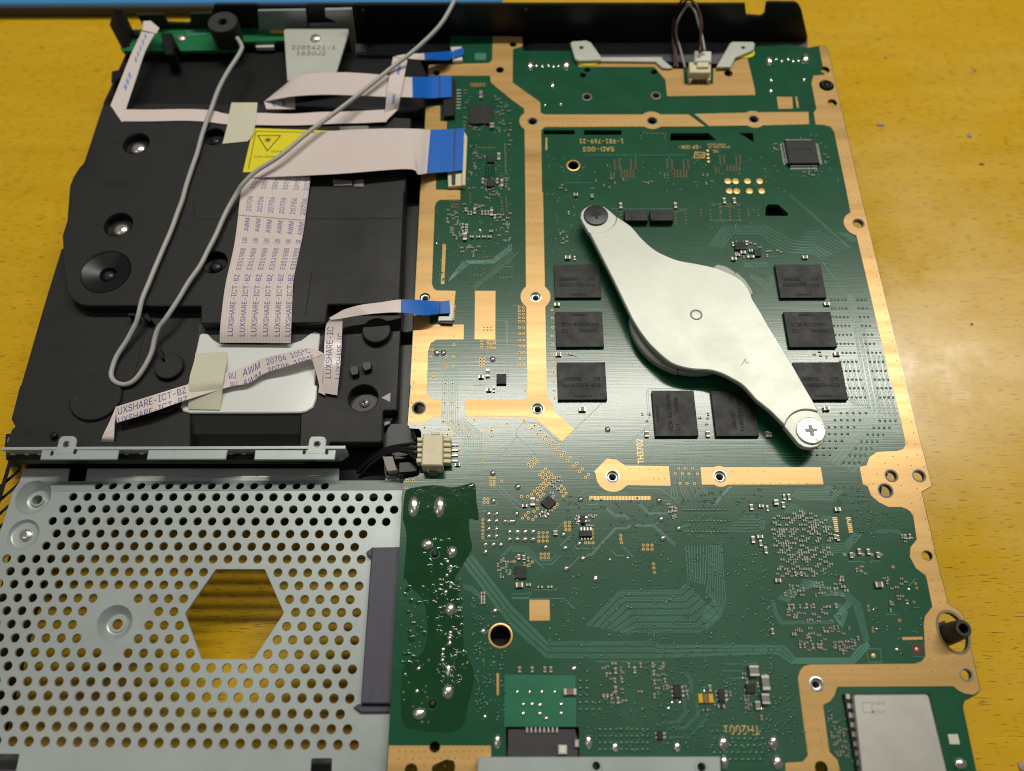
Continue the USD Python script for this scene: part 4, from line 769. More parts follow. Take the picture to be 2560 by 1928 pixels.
# flat-cable sockets
s1 = pbox('cable_socket', '10 1660,1470 1800,1170 1825,1180 1810,1600 1660,1605', ZB, ZB + 1.6, 'cream', board) if False else None
sk = pbox('cable_socket', '10 1795,1125 1825,1180 1808,1600 1778,1600', ZB, ZB + 2.0, 'cream', board); pbox('socket_end', '10 1655,1480 1780,1490 1775,1605 1660,1612', ZB, ZB + 1.4, 'cream', sk); pbox('latch', '10 1690,1500 1725,1500 1720,1590 1692,1590', ZB + 1.4, ZB + 1.9, 'resistor_black', sk)
sk = pbox('cable_socket', '10 1612,680 1720,690 1715,1000 1620,1005', ZB, ZB + 1.7, 'smooth_black', board)
obj('pins', join([box(*U(*pix(f'10 1752,{785 + i * 26}')[0]), ZB, 1.5, 0.45, 0.3) for i in range(7)]), 'tin', sk)
sk = pbox('cable_socket', '11 1578,1065 1695,1065 1697,1105 1572,1105', ZB, ZB + 1.5, 'white_plastic', board); pbox('latch', '11 1588,1105 1700,1112 1698,1135 1590,1130', ZB, ZB + 1.0, 'smooth_black', sk); pbox('socket_back', '11 1660,960 1712,965 1705,1090 1670,1090', ZB, ZB + 1.4, 'white_plastic', sk)
obj('pins', join([box(*U(*pix(f'11 {1708 - i * 1.6},{985 + i * 19}')[0]), ZB, 1.2, 0.32, 0.35) for i in range(7)]), 'gold_pad', sk)
sk = pbox('cable_socket', '10 1680,405 1775,400 1785,520 1700,525', ZB, ZB + 1.4, 'white_plastic', board)
# power socket, cream
ps = pbox('power_socket', '12 1440,415 1618,412 1612,690 1428,688', ZB, ZB + 5.0, 'cream', board, 0.3)
pbox('key_tab', '12 1515,402 1585,402 1585,425 1515,425', ZB + 2, ZB + 5.2, 'cream', ps)
for i in range(4): pbox('rib', f'12 1392,{448 + i * 46} 1445,{448 + i * 46} 1445,{478 + i * 46} 1392,{478 + i * 46}', ZB + 1.2, ZB + 4.0, 'cream', ps, 0.15)
pbox('rib', '12 1385,628 1440,628 1440,662 1385,662', ZB + 1.2, ZB + 4.0, 'cream', ps, 0.15)
for i in range(5): pbox('rear_rib', f'12 1618,{442 + i * 47 + 0.6 * i} 1685,{445 + i * 47} 1683,{480 + i * 47} 1618,{478 + i * 47}', ZB + 0.4, ZB + 3.0 , 'cream', ps, 0.2)
for i in range(4):
    y = 498 + i * 46; obj('pin', join([box(*U(*pix(f'12 1640,{y + 4}')[0], ), ZB + 1.0, 1.3, 0.55, 0.5), box(*U(*pix(f'12 1718,{y + 18}')[0]), ZB, 1.9, 0.6, 0.5, 0, 0.12)]), 'tin', ps)
pbox('clip', '12 1470,690 1612,690 1605,735 1570,735 1565,700 1500,700 1495,735 1475,730', ZB, ZB + 2.2, 'cream', ps); pbox('clip_foot', '12 1500,735 1575,735 1575,775 1495,775', ZB, ZB + 0.6, 'cap_brown', ps)
# fan socket and plug at the top
fs = pbox('fan_socket', '20 1530,535 1720,535 1718,628 1535,628', ZB + 0.3, ZB + 4.2, 'cream', board, 0.25); pbox('side_wall', '20 1530,630 1560,630 1555,690 1530,690', ZB, ZB + 2, 'cream', fs); pbox('side_wall', '20 1690,630 1718,630 1715,690 1690,690', ZB, ZB + 2, 'cream', fs)
obj('pins', join([box(*U(*pix(f'20 {1570 + i * 40},718')[0]), ZB, 0.4, 1.2, 0.35) for i in range(3)]), 'tin', fs); pbox('recess', '20 1550,632 1690,632 1690,690 1550,690', ZB, ZB + 1.2, 'cap_brown', fs)
# audio socket, bottom edge
ap = pbox('edge_socket', '13 2175,1300 23 545,1300 575,1395 575,1480 560,1800 13 2165,1800', ZB - 6, ZB - 0.4, 'port_black', board, 0.2)
obj('pins', join([box(*U(*pix(f'23 {130 + i * 37},1310')[0]), ZB - 0.5, 0.55, 1.3, 0.6, 0, 0.1) for i in range(8)]), 'tin', ap)
pbox('white_peg', '23 400,1440 475,1440 475,1520 400,1520', ZB - 0.5, ZB + 0.8, 'white_plastic', ap, 0.3); pbox('side_clip', '23 540,1390 580,1390 580,1460 540,1460', ZB - 0.5, ZB + 0.5, 'bare_steel', ap)
# wireless module with a tin can
wm = pbox('module_board', '33 655,1000 1395,990 1560,1800 790,1800', ZB, ZB + 0.9, 'black_plastic', board, 0.05)
cn = P('33 735,1003 1388,1000 1590,1850 830,1850', ZB + 2.6)
obj('tin_can', slab(Polygon(cn).buffer(-0.9).buffer(0.9, quad_segs=6), ZB + 0.9, ZB + 2.6, 0.25), 'shield_tin', wm)
for i in range(9):
    x, y = U(*pix(f'33 {690 + i * 13.5},{1020 + i * 82}')[0], ZB + 0.9); obj('edge_contact', box(x, y, ZB + 0.9, 0.9, 1.1, 0.06, -8), 'tin', wm)
for i in range(6):
    obj('etched_mark', box(*U(*pix(f'33 {915 + (i % 3) * 40},{1080 + (i // 3) * 75}')[0], ZB + 2.6), ZB + 2.6, 0.8 + 0.2 * (i % 2), 0.7, 0.02, 45 * (i % 2)), 'etch', wm)
obj('etched_mark', slab(LineString(P('33 815,1075 890,1070 905,1155 825,1158 815,1075', ZB + 2.6)).buffer(0.15), ZB + 2.6, ZB + 2.62), 'etch', wm)
# drive connector that sticks out below the left edge of the board
dc = obj('drive_connector', slab(poly('12 1000,1398 1300,1392 13 1200,1085 905,1082 980,0', ZB - 2.0), ZB - 8, ZB - 2.0, 0.3), 'purple_plastic', board)
obj('guide_nose', hull(np.vstack([Q3('12 950,1442 1002,1400 1002,1470 990,1475', ZB - 2.6), Q3('12 950,1442 1002,1400 1002,1470 990,1475', ZB - 5)])), 'purple_plastic', dc)
obj('guide_foot', slab(poly('13 840,1112 880,1088 1200,1088 1200,1160 900,1162', ZB - 3.5), ZB - 6.5, ZB - 3.5, 0.3), 'purple_plastic', dc)
obj('lower_lug', slab(poly('13 950,1190 1150,1190 1150,1230 950,1230', ZB - 6.0), ZB - 8, ZB - 6.0, 0.2), 'grey_plastic', dc)
# the small peg heads in the flux-covered corner
for t in ('12 1545,1455,26', '13 1525,1085,28'):
    x, y, r = PR(t)[0]; obj('peg', lathe([(r, ZB - 3), (r * 0.85, ZB + 0.5), (0, ZB + 0.6)], x, y), 'black_plastic', board)

# plastic post through the slot at the right edge
pz = ZB + 6.5
pst = thing('plastic_post', 'black plastic post rising through the oval slot at the right edge of the board', 'post')
x0, y0 = U(*pix('33 1690,432')[0], pz)
obj('shaft', lathe([(3.0, T0), (2.7, ZB - 3), (2.55, ZB + 1.5), (2.2, pz - 0.7), (1.85, pz), (1.2, pz), (1.1, pz - 4), (0, pz - 4)], x0, y0), 'rubber', pst, smooth=50)
obj('rib', join([box(x0 - 1.6, y0 + 2.2, T0, 3.4, 1.2, ZB - 1.5 - T0, 20)]), 'rubber', pst)
obj('slot_rim', slab(affinity.rotate(affinity.scale(disc(sx, sy, 1.0, 40), 4.0, 5.6), 12).difference(affinity.rotate(affinity.scale(disc(sx, sy, 1.0, 40), 3.35, 4.95), 12)), ZB - 1.5, ZB + 0.08), 'slot_edge', board)
x, y, r = PR('30 505,740,48', ZB - 1)[0]
grm = thing('rubber_grommet', 'round black rubber stud in the hole at the upper right corner of the board', 'rubber stud')
obj('collar', lathe([(r * 1.15, ZB - 8), (r * 1.15, ZB - 0.8), (r * 0.95, ZB - 0.2), (r * 0.6, ZB - 0.5), (r * 0.5, ZB - 2), (0, ZB - 2)], x, y), 'rubber', grm, smooth=50)
obj('pin', lathe([(r * 0.35, ZB - 4), (r * 0.3, ZB - 0.3), (0, ZB - 0.2)], x, y), 'smooth_black', grm)

# steel strip at the bottom edge and grey bracket at the top edge
sb = thing('steel_bar', 'light grey steel bar with two holes along the bottom edge of the board', 'bar')
zb_ = ZB + 3.5
g = poly('13 1920,1550 1960,1543 23 1800,1540 1808,1800 13 1905,1800', zb_)
g = g.difference(unary_union([disc(*q) for q in PR('23 728,1622,33 1638,1632,36', zb_)]))
obj('bar', slab(g, zb_ - 1.0, zb_, 0.15), 'tray_steel', sb)
for q in PR('23 728,1622,60 1638,1632,62', zb_): obj('raised_collar', lathe([(q[2], zb_), (q[2] * 0.9, zb_ + 0.12), (q[2] * 0.62, zb_ + 0.12), (q[2] * 0.58, zb_ - 3)], q[0], q[1]), 'tray_steel', sb)
obj('folded_edge', slab(poly('13 1920,1552 1950,1543 23 1795,1540 1795,1560 13 1930,1562', zb_ - 1.05), ZB + 0.3, zb_ - 1.05), 'tray_steel', sb)
tb = thing('top_bracket', 'pale grey metal bracket with two angled arms behind the fan socket at the board top', 'bracket')
zt = ZB + 1.5
obj('left_arm', slab(poly('20 505,375 520,358 640,350 680,365 770,490 770,520 575,525 545,510', zt).difference(disc(*PR('20 600,410,18', zt)[0])), zt - 0.8, zt, 0.15), 'painted_steel', tb)
obj('rail', slab(poly('20 700,495 1290,492 1310,520 1390,585 1350,592 1300,585 1240,533 700,528', ZB + 0.9), ZB + 0.2, ZB + 0.9, 0.12), 'painted_steel', tb)
obj('right_arm', slab(poly('20 1765,580 1885,372 1910,360 2085,362 2100,380 2090,430 2020,462 1930,497 1890,580', zt).difference(disc(*PR('20 1998,410,16', zt)[0])), zt - 0.8, zt, 0.15), 'painted_steel', tb)
for i, t in enumerate(('20 560,545 640,530 760,535 720,565 620,570', '20 1960,470 2075,440 2095,470 2060,500 1960,505')): obj('glue_spot', slab(Polygon(spline(P(t), 4, True)), ZB, ZB + 0.35, 0.12), 'label_yellow', tb)
# ---------------------------------------------------------------- shell: front wall, floor block under the board
shell = thing('console_shell', 'black plastic lower shell with a tall notched front wall behind the board', 'housing')
ZF = 14.0
yw = U(*pix('20 1000,372')[0], ZF)[1]
ztop, _ = z_on_plane_y(*pix('20 1000,28')[0], yw)
ywl = U(*pix('00 1500,248')[0], 17.0)[1]
def wallpts(t, y=None): return np.array([(z_on_plane_y(px, py, y or yw)[1], z_on_plane_y(px, py, y or yw)[0]) for px, py in pix(t)])
def upright(pts, y0, y1, b=0.0):
    """a polygon in (x, z) given thickness in y"""
    v, f = slab(Polygon(pts).buffer(0), 0, abs(y1 - y0), b); return np.column_stack([v[:, 0], y1 - v[:, 2], v[:, 1]]), f
top = wallpts('10 840,44 2212,42 20 2015,42 2025,140 2150,148 2180,132 2195,34 30 8,26 230,29 265,48 290,90 345,330')
lowr = top[-1][0]
pts = np.vstack([top, [[lowr, T0], [top[0][0], T0]]])
obj('front_wall', upright(pts, yw, yw + 1.2, 0.3), 'smooth_black', shell)
for t in ('10 950,200', '20 118,200'):
    zz, xx = z_on_plane_y(*pix(t)[0], yw); obj('wall_rib', box(xx, yw - 0.7, ZF, 0.9, 1.4, ztop - ZF - 1.5), 'smooth_black', shell)
topl = wallpts('00 1180,132 1410,127 1450,200 1640,205 1645,122 1830,117 1850,42 2212,40 10 30,50 430,50 440,42 600,42 845,42', ywl)
pts = np.vstack([topl, [[topl[-1][0], T0], [topl[0][0] + 3, T0]]])
obj('front_wall', upright(pts, ywl, ywl + 1.0, 0.2), 'black_plastic', shell)
cw = Q3('00 985,75 1025,85 1105,470 1085,480 945,215', [28, 28, 15, 15, 22])
obj('corner_wall', hull(np.vstack([cw, cw * [1, 1, 0] + [1.0, 0, T0], cw + [1.2, 0.8, 0]])), 'black_plastic', shell)
ybot = U(1280, 2100, 0)[1]
obj('ledge', slab(poly('10 860,470 20 90,480 2000,560 30 300,470 340,410 345,340 20 120,368 10 860,385', ZF), ZF - 3, ZF), 'ledge_grey', shell)
xl = U(*pix('11 1415,0')[0], 16)[0]
inner = OUT.buffer(-9).simplify(0.5)
obj('floor_block', slab(inner, T0, ZB - 5), 'dark_inside', shell)
for t in ('02 0,755 60,660 165,700 160,745 85,760 0,905', ): pass
# lattice vent at the far left
vent = thing('side_vent', 'black plastic lattice vent sticking out at the left edge below the tray', 'vent')
for i in range(5): obj('slat', hull(np.vstack([Q3(f'02 -60,{870 + i * 115 + 40} 175,{790 + i * 115 - 80} 175,{790 + i * 115 - 50} -60,{905 + i * 115 + 40}', 9), Q3(f'02 -60,{870 + i * 115 + 40} 175,{790 + i * 115 - 80} 175,{790 + i * 115 - 50} -60,{905 + i * 115 + 40}', 7)])), 'smooth_black', vent)
obj('rail', hull(np.vstack([Q3('02 75,640 110,640 -20,1100 -60,1100', 10), Q3('02 75,640 110,640 -20,1100 -60,1100', 6)])), 'smooth_black', vent)
obj('rail', hull(np.vstack([Q3('02 -40,900 -5,900 -60,1300 -100,1300', 10), Q3('02 -40,900 -5,900 -60,1300 -100,1300', 6)])), 'smooth_black', vent)
obj('end_block', hull(np.vstack([Q3('02 90,600 180,640 165,715 85,700', 11), Q3('02 90,600 180,640 165,715 85,700', T0)])), 'smooth_black', vent)

lw = P('02 182,720 20,1290', 12.0); d_ = lw[1] - lw[0]
obj('side_wall', slab(Polygon([lw[0] + (2, 0), lw[0] + d_ * 4.2 + (2, 0), lw[0] + d_ * 4.2 + (4, 0), lw[0] + (4, 0)]), T0, 9.6), 'smooth_black', shell)
yq = U(640, 2080, 10)[1]; xq0 = (lw[0] + d_ * 4.2)[0]; xq1 = P('13 1130,1640', 10)[0][0]
obj('side_wall', slab(sbox(xq0, yq - 2, xq1 + 8, yq), T0, 11.5), 'smooth_black', shell)
# ---------------------------------------------------------------- bay behind the drive, small power-button board, buzzer, shield plate
bayz = 13.0
obj('bay_floor', slab(poly('00 1085,470 2212,452 10 860,460 1400,480 1470,640 1440,1000 600,1010 00 1100,960 890,900', bayz), bayz - 2, bayz), 'smooth_black', shell)
obj('bay_lip', slab(poly('10 860,380 970,380 970,450 870,455', ZF + 0.5), ZF - 3, ZF + 0.5), 'ledge_grey', shell)
obj('bay_rim', slab(poly('00 895,900 1090,945 1130,890 2212,905 10 1440,930 1430,1010 0,1010 00 900,990', bayz + 1), bayz - 2, bayz + 1, 0.2), 'black_plastic', shell)
for t, z in (('00 960,610 1050,590 1065,640 990,700 975,740 955,700', 20), ('00 955,760 1010,700 1020,760 960,860 930,825', 17)): obj('hinge_lug', slab(poly(t, z), T0, z, 0.5), 'smooth_black', shell)
sbd = thing('button_board', 'narrow bright green circuit board at the upper left in front of the notched wall', 'circuit board')
zs_ = 17.0
obj('substrate', slab(poly('00 1040,420 1075,255 2212,235 10 250,245 250,350 00 2100,362 2090,432 1560,440 1060,440', zs_), zs_ - 1.4, zs_, 0.05), 'small_board', sbd)
for q in PR('00 1565,335,40', zs_): screw(sbd, q[0], q[1], zs_, q[2], 'tin', 'cap_grey', 0.8)
obj('gold_patch', slab(poly('10 110,248 245,248 240,290 130,285', zs_), zs_, zs_ + 0.05), 'amber', sbd)
obj('gold_patch', slab(poly('00 1600,262 1780,262 1780,300 1620,310', zs_), zs_, zs_ + 0.04), 'trace_green', sbd)
obj('clip', slab(poly('00 1385,280 1480,280 1500,470 1420,470', zs_ + 4), zs_ - 6, zs_ + 4, 0.4), 'smooth_black', sbd)
obj('clip_ramp', hull(np.vstack([Q3('00 1480,285 1495,400 1560,440 1500,460', [zs_ + 4, zs_ + 3, zs_, zs_]), Q3('00 1480,300 1500,460', zs_ - 2)])), 'smooth_black', sbd)
obj('switch', slab(poly('00 1140,255 1190,260 1195,300 1150,300', zs_ + 2), zs_, zs_ + 2, 0.2), 'smooth_black', sbd)
for i in range(5): smx, smy = pix(f'00 {1095 + (i % 2) * 80 + i * 6},{310 + (i // 2) * 38}')[0]; obj('solder_joint', dome(*U(smx, smy, zs_), zs_, 0.7, 0.8, 0.5), 'solder', sbd)
obj('connector', slab(poly('00 1850,210 2080,260 2060,400 1880,395', zs_ + 1.5), zs_, zs_ + 1.5, 0.3), 'smooth_black', sbd)
obj('white_edge', slab(poly('10 0,385 150,380 155,405 0,408', zs_ - 1.5), zs_ - 3, zs_ - 1.5), 'white_plastic', sbd)
bz = thing('black_buzzer', 'round black rubber buzzer with a centre hole on the narrow green board', 'buzzer')
kz = zs_ + 8.5
x, y, r = PR('00 1922,188,132', kz)[0]; hr = r * 0.24
obj('body', lathe([(r * 0.97, zs_ + 1.5), (r, kz - 0.6), (r * 0.93, kz), (hr * 1.3, kz), (hr, kz - 0.5), (hr, kz - 4), (0, kz - 4)], x, y, 40), 'rubber', bz, smooth=40)
sp = thing('shield_plate', 'tapered grey sheet metal shield plate stamped with numbers beside the green strip board', 'shield plate')
zp = 21.0
gsp = poly('10 240,262 260,250 795,250 800,275 690,640 270,700', zp)
obj('plate', slab(gsp, zp - 0.8, zp, 0.12), 'painted_steel', sp)
pw = wallpts('10 20,75 430,68 455,250 30,260', ywl); obj('upright_panel', upright(pw, ywl - 1.2, ywl - 0.4), 'tray_steel', sp)
pw = wallpts('10 460,190 690,185 690,160 605,120 600,60 830,55 870,400 835,440 800,265 470,262', ywl); obj('upright_panel', upright(pw, ywl - 1.6, ywl - 0.6), 'tray_steel', sp)
q = PR('10 515,335,44', zp)[0]; screw(sp, q[0], q[1], zp, q[2], 'bright_steel', 'cap_grey', 0.9)
text_on('2285421-1', *U(*pix('10 498,412')[0], zp), zp, 1.9, -1, 'print_black', sp, 'lettering', 0.03, False, 15.6); text_on('1630J2', *U(*pix('10 475,462')[0], zp), zp, 1.9, -1, 'print_black', sp, 'lettering', 0.03, False, 10.2)

# ---------------------------------------------------------------- optical drive
ZD, ZL = 22.0, 18.0
drive = thing('optical_drive', 'black textured plastic disc drive on the left with screw wells and round bosses', 'disc drive')
ra = P('00 890,903 868,965 725,1400 680,1450 630,1530 603,1600 600,1660 01 600,0 606,50 622,85 590,200 538,365 545,500 570,790 590,870 640,935 700,968 780,977 1735,975 1735,1130 11 600,1125 620,965 1240,962 1278,0 10 1290,1640 1340,1020 1100,1010 00 1090,985', ZD)
raised = rounded(Polygon(ra).buffer(0), 0.5)
wells = PR('01 1020,275,120 00 1175,1240,112 01 912,682,210 00 1850,1180,90 01 1850,600,110', ZD)
lowp = rounded(Polygon(P('00 890,903 868,965 725,1400 603,1600 01 560,480 530,480 400,900 180,1660 02 170,0 95,290 130,350 100,378 45,545 48,640 12 380,640 620,560 640,490 1072,490 1090,470 1098,225 1112,215 1217,212 1228,0 11 1255,1080 1265,960 1290,0 10 1300,1640 1340,1020 1100,1000', ZL)).buffer(0), 0.3)
wl2 = PR('12 925,108,128', ZL)
chan = poly('02 1645,235 1640,600 12 375,600 387,235', ZL)
obj('lower_cover', slab(lowp.difference(unary_union([chan] + [disc(a, b, r, 40) for a, b, r in wl2])), ZL - 3.5, ZL, 0.25), 'black_plastic', drive)
obj('base_tub', slab(lowp.buffer(-0.8), T0 + 1, ZL - 3.5), 'smooth_black', drive)
obj('upper_cover', slab(raised.difference(unary_union([disc(a, b, r, 48) for a, b, r in wells])), ZL - 1, ZD, 0.3), 'black_plastic', drive)
obj('upper_base', slab(raised.buffer(-0.6).difference(unary_union([disc(a, b, r, 24) for a, b, r in wells])), ZL - 3.4, ZL - 1), 'smooth_black', drive)
cq = Q3('02 1645,235 12 387,235 380,420 370,600 02 1640,600 1642,420', [ZL - 0.3, ZL - 0.3, ZL - 1.6, ZL - 4.5, ZL - 4.5, ZL - 1.6])
v = np.vstack([cq, cq * [1, 1, 0] + [0, 0, ZL - 8]]); obj('sloped_chute', hull(v), 'smooth_black', drive)
for k, (a, b, r) in enumerate(wells):
    if k == 2:
        obj('countersink', lathe([(r, ZD - 0.05), (r * 0.93, ZD - 0.4), (r * 0.35, ZD - 1.6), (r * 0.28, ZD - 3.4), (0, ZD - 3.4)], a, b, 40), 'smooth_black', drive, smooth=40)
        screw(drive, a - 0.3, b + 0.2, ZD - 3.4, r * 0.27, 'black_screw', 'hole_dark', 1.4)
    else:
        obj('screw_well', lathe([(r, ZD - 0.1), (r * 0.97, ZD - 2.6), (0, ZD - 2.7)], a, b, 32), 'smooth_black', drive)
        screw(drive, a + 0.2 * (k == 0), b - r * 0.12, ZD - 2.7, r * (0.58 if k < 2 else 0.5), 'bright_steel' if k < 2 else 'black_screw', 'cap_grey' if k < 2 else 'hole_dark', 1.5)
a, b, r = wl2[0]
obj('screw_well', lathe([(r, ZL - 0.1), (r * 0.98, ZL - 4.4), (0, ZL - 4.5)], a, b, 40), 'black_plastic', drive)
sx_, sy_, sr_ = PR('12 935,140,52', ZL - 2.6)[0]; screw(drive, sx_, sy_, ZL - 4.4, sr_, 'bare_steel', 'hole_dark', 1.8); obj('screw_seat', lathe([(sr_ * 1.15, ZL - 4.5), (sr_ * 1.15, ZL - 3.9), (0, ZL - 3.9)], sx_, sy_), 'smooth_black', drive)
def boss(t, z, h, cut=None):
    q = PR(t, z + h)[0]; obj('round_boss', slab(disc(*q, n=48), z, z + h, 0.25), 'black_plastic', drive)
    obj('boss_groove', slab(disc(q[0], q[1], q[2] + 0.45, 48).difference(disc(*q, n=48)), z - 0.02, z + 0.03), 'dark_inside', drive)
boss('11 1040,1185,122', ZL, 2.2); boss('01 1455,1495,122', ZL, 1.6); boss('02 822,95,222', ZL, 1.0); boss('02 1420,120,130', ZL, 1.6)
for t in ('11 810,1500 870,1490 888,1520 885,1565 830,1580 810,1540', '11 915,1465 980,1450 1000,1480 995,1520 940,1540 918,1510'): pbox('stop_block', t, ZL, ZL + 1.8, 'smooth_black', drive, 0.15)
q = PR('02 452,425,32', ZL + 1.5)[0]; obj('peg', lathe([(q[2], ZL), (q[2] * 0.9, ZL + 1.3), (q[2] * 0.5, ZL + 1.6), (0, ZL + 1.6)], q[0], q[1]), 'smooth_black', drive)
for t, m_, z in (('02 190,405 270,365 245,450', 'dark_inside', ZL), ('12 1083,105 1162,62 1158,142', 'etch', ZL), ('01 815,248 865,268 815,292', 'dark_inside', ZD), ('00 975,1210 1030,1230 978,1250', 'dark_inside', ZD)): obj('arrow_mark', slab(poly(t, z), z - 0.1, z + 0.03), m_, drive)
obj('moulded_recess', slab(poly('00 925,1550 1115,1553 1090,1632 900,1630', ZD), ZD - 0.1, ZD + 0.02), 'dark_inside', drive)
for t, z in (('01 1735,977 1300,977', ZD), ('11 440,225 1278,222', ZD), ('11 480,690 430,1055', ZD), ('01 1680,60 1675,170 1700,215 1740,230 2060,228', ZD), ('11 480,1130 600,1128', ZD), ('01 1265,1180 1150,1600', ZL), ('02 1640,250 1640,540', ZL)):
    obj('seam', slab(LineString(P(t, z)).buffer(0.16), z - 0.1, z + 0.03), 'dark_inside', drive)
obj('cable_hook', join([slab(poly('01 1100,1042 1185,1042 1185,1062 1110,1062', ZD - 1), ZL, ZD - 1), slab(poly('01 1215,1045 1275,1045 1310,1100 1290,1110 1230,1070', ZD - 1), ZL, ZD - 1)]), 'smooth_black', drive)
obj('cable_hook', slab(poly('01 1360,1340 1385,1340 1415,1430 1395,1435', ZL + 3), ZL, ZL + 3, 0.1), 'smooth_black', drive)
pbox('grey_latch', '10 660,1545 830,1560 830,1600 670,1605', ZD - 1, ZD + 0.6, 'cap_grey', drive); pbox('grey_latch', '10 845,1560 930,1545 930,1615 845,1610', ZD - 1, ZD + 0.4, 'cap_grey', drive); pbox('grey_latch', '10 720,1090 970,1085 975,1130 720,1135', ZD, ZD + 0.4, 'cap_grey', drive)
sh = rounded(poly('01 1722,1225 1745,1213 1790,1216 1840,1270 1900,1302 2212,1306 11 0,1306 300,1302 390,1272 470,1212 515,1200 550,1212 552,1240 505,1660 12 528,0 518,120 490,190 430,225 380,234 02 2212,236 1640,236 1580,220 1555,180 1580,100 01 1650,1560', ZL + 0.7), 0.5)
obj('white_sheet', slab(sh, ZL + 0.05, ZL + 0.7, 0.3), 'white_sheet', drive)
obj('dark_film', slab(poly('01 1715,1132 11 600,1126 595,1200 560,1330 01 1715,1330', ZL + 0.06).difference(raised), ZL, ZL + 0.05), 'mat_edge', drive)
lb = obj('warning_label', slab(poly('00 2188,1108 10 690,1132 610,1480 00 2098,1488', ZD + 0.06), ZD, ZD + 0.06), 'label_yellow', drive)
zl = ZD + 0.06
obj('label_border', slab(LineString(P('00 2145,1460 2212,1135 10 640,1150', zl)).buffer(0.12), zl, zl + 0.02), 'print_black', lb)
tri = Polygon(P('10 15,1172 212,1172 98,1305', zl)); obj('hazard_triangle', slab(tri.exterior.buffer(0.17), zl, zl + 0.02), 'print_black', lb)
x, y = P('10 103,1210', zl)[0]; obj('burst_mark', slab(unary_union([affinity.rotate(sbox(x - 1.1, y - 0.09, x + 1.1, y + 0.09), a, origin=(x, y)) for a in range(0, 180, 30)] + [disc(x, y, 0.45)]), zl, zl + 0.02), 'print_black', lb)
text_on('AVOID', *P('10 175,1310', zl)[0], zl, 0.8, 180, 'print_black', lb, 'lettering', 0.02); text_on('WHEN OPEN', *P('10 75,1355', zl)[0], zl, 0.85, 180, 'print_black', lb, 'lettering', 0.02)
q = PR('02 108,470,46', ZL - 0.5)[0]; screw(drive, q[0], q[1], ZL - 1.0, q[2], 'bright_steel', 'cap_grey', 0.7, 'corner_screw', True); obj('screw_ear', slab(poly('02 50,420 150,410 150,545 40,550', ZL - 1.0), T0, ZL - 1.0), 'smooth_black', drive)
obj('right_frame', slab(poly('10 1345,1000 1460,990 1420,1660 11 1412,0 1328,1660 12 1308,330 1330,372 1420,400 1412,770 1115,780 1090,470 1220,210 11 1262,960', 13.0).buffer(0), T0, 13.0), 'smooth_black', drive)
obj('wire_bay_floor', slab(poly('12 640,490 1090,470 1420,400 1412,770 1120,840 720,835', 8.0).buffer(0), T0 + 0.5, 8.0), 'dark_inside', drive)
pbox('grey_wedge', '12 1100,280 1180,278 1150,330 1105,350', ZL - 5, ZL - 4, 'etch', drive)

# ---------------------------------------------------------------- perforated hard-drive tray
ZT = 13.5
tray = thing('perforated_tray', 'grey sheet steel drive tray full of round holes with a large hexagonal opening', 'tray')
edge = poly('02 178,700 12 1285,700 1275,830 1262,960 13 1240,0 1180,1100 1130,1640 1120,1830 03 -400,1830 -400,700 02 -200,1660 0,1265', ZT)
lat0, lat1, lat2 = P('02 453,1170', ZT)[0], P('12 1125,1178', ZT)[0], None
lat0 = None
ROWS = ['02 840,860 12 590,862', '02 630,962 12 1140,967', '02 543,1065 12 1193,1073', '02 453,1170 12 1125,1178', '02 487,1278 12 925,1285', '02 397,1385 12 852,1397', '02 55,1497 12 908,1502', '02 88,1605 12 833,1620', '03 118,50 13 890,67', '03 150,168 13 813,185', '03 187,280 13 870,297', '03 95,395 13 795,420',
        '03 128,515 13 852,537', '03 165,640 13 775,662', '03 200,760 13 832,787', '03 100,890 13 752,912', '03 137,1013 13 810,1040', '03 172,1143 13 727,1175', '03 208,1280 13 790,1305', '03 248,1410 13 848,1440']
hexo = rounded(poly('02 1860,1588 12 75,1588 13 240,297 03 2212,655 2185,697 1745,697 1598,303', ZT), 0.4)
hexo = rounded(Polygon(np.vstack([P('02 1865,1588', ZT), P('12 75,1588', ZT), P('13 240,300', ZT), P('03 2188,697', ZT), P('03 1742,697', ZT), P('03 1598,303', ZT)])), 0.5)
dim = PR('02 285,965,150 200,1288,132 03 988,385,150', ZT)
holes = []
for k, t in enumerate(ROWS):
    p = P(t, ZT); L = np.linalg.norm(p[1] - p[0]); n = round(L / 3.968); d = (p[1] - p[0]) / n
    for i in range(-14 if k > 5 else 0, n + 1):
        c = p[0] + d * i; q = Point(*c)
        if hexo.buffer(1.7).contains(q) or math.hypot(c[0] - dim[2][0], c[1] - dim[2][1]) < dim[2][2] * 259 / 150 or math.hypot(c[0] - dim[1][0], c[1] - dim[1][1]) < dim[1][2] * 1.35: continue
        holes.append((k, c))
y_r0, y_r1, y_w = P('02 1000,912', ZT)[0][1], P('02 1000,828', ZT - 1.6)[0][1], P('02 1000,552', 21.5)[0][1]
xl_, xr_ = P('02 -400,900', ZT)[0][0], P('12 1290,900', ZT)[0][0]
cutd = unary_union([poly('03 -300,1515 160,1520 165,1530 130,1690 -320,1690', ZT), rounded(poly('13 478,1558 655,1555 650,1720 468,1720', ZT), 0.4)])
flat = edge.intersection(sbox(-400, -400, 400, y_r0))
flat = flat.difference(unary_union([disc(*c, 1.13, 18) for k, c in holes if k > 0] + [hexo, cutd] + [disc(a, b, r, 48) for a, b, r in dim]))
obj('plate', slab(flat, ZT - 0.8, ZT, 0.1), 'tray_steel', tray)
ramp = edge.intersection(sbox(-400, y_r0, 400, y_r1)).difference(unary_union([disc(*c, 1.13, 18) for k, c in holes if k == 0] + [disc(a, b, r, 48) for a, b, r in dim]))
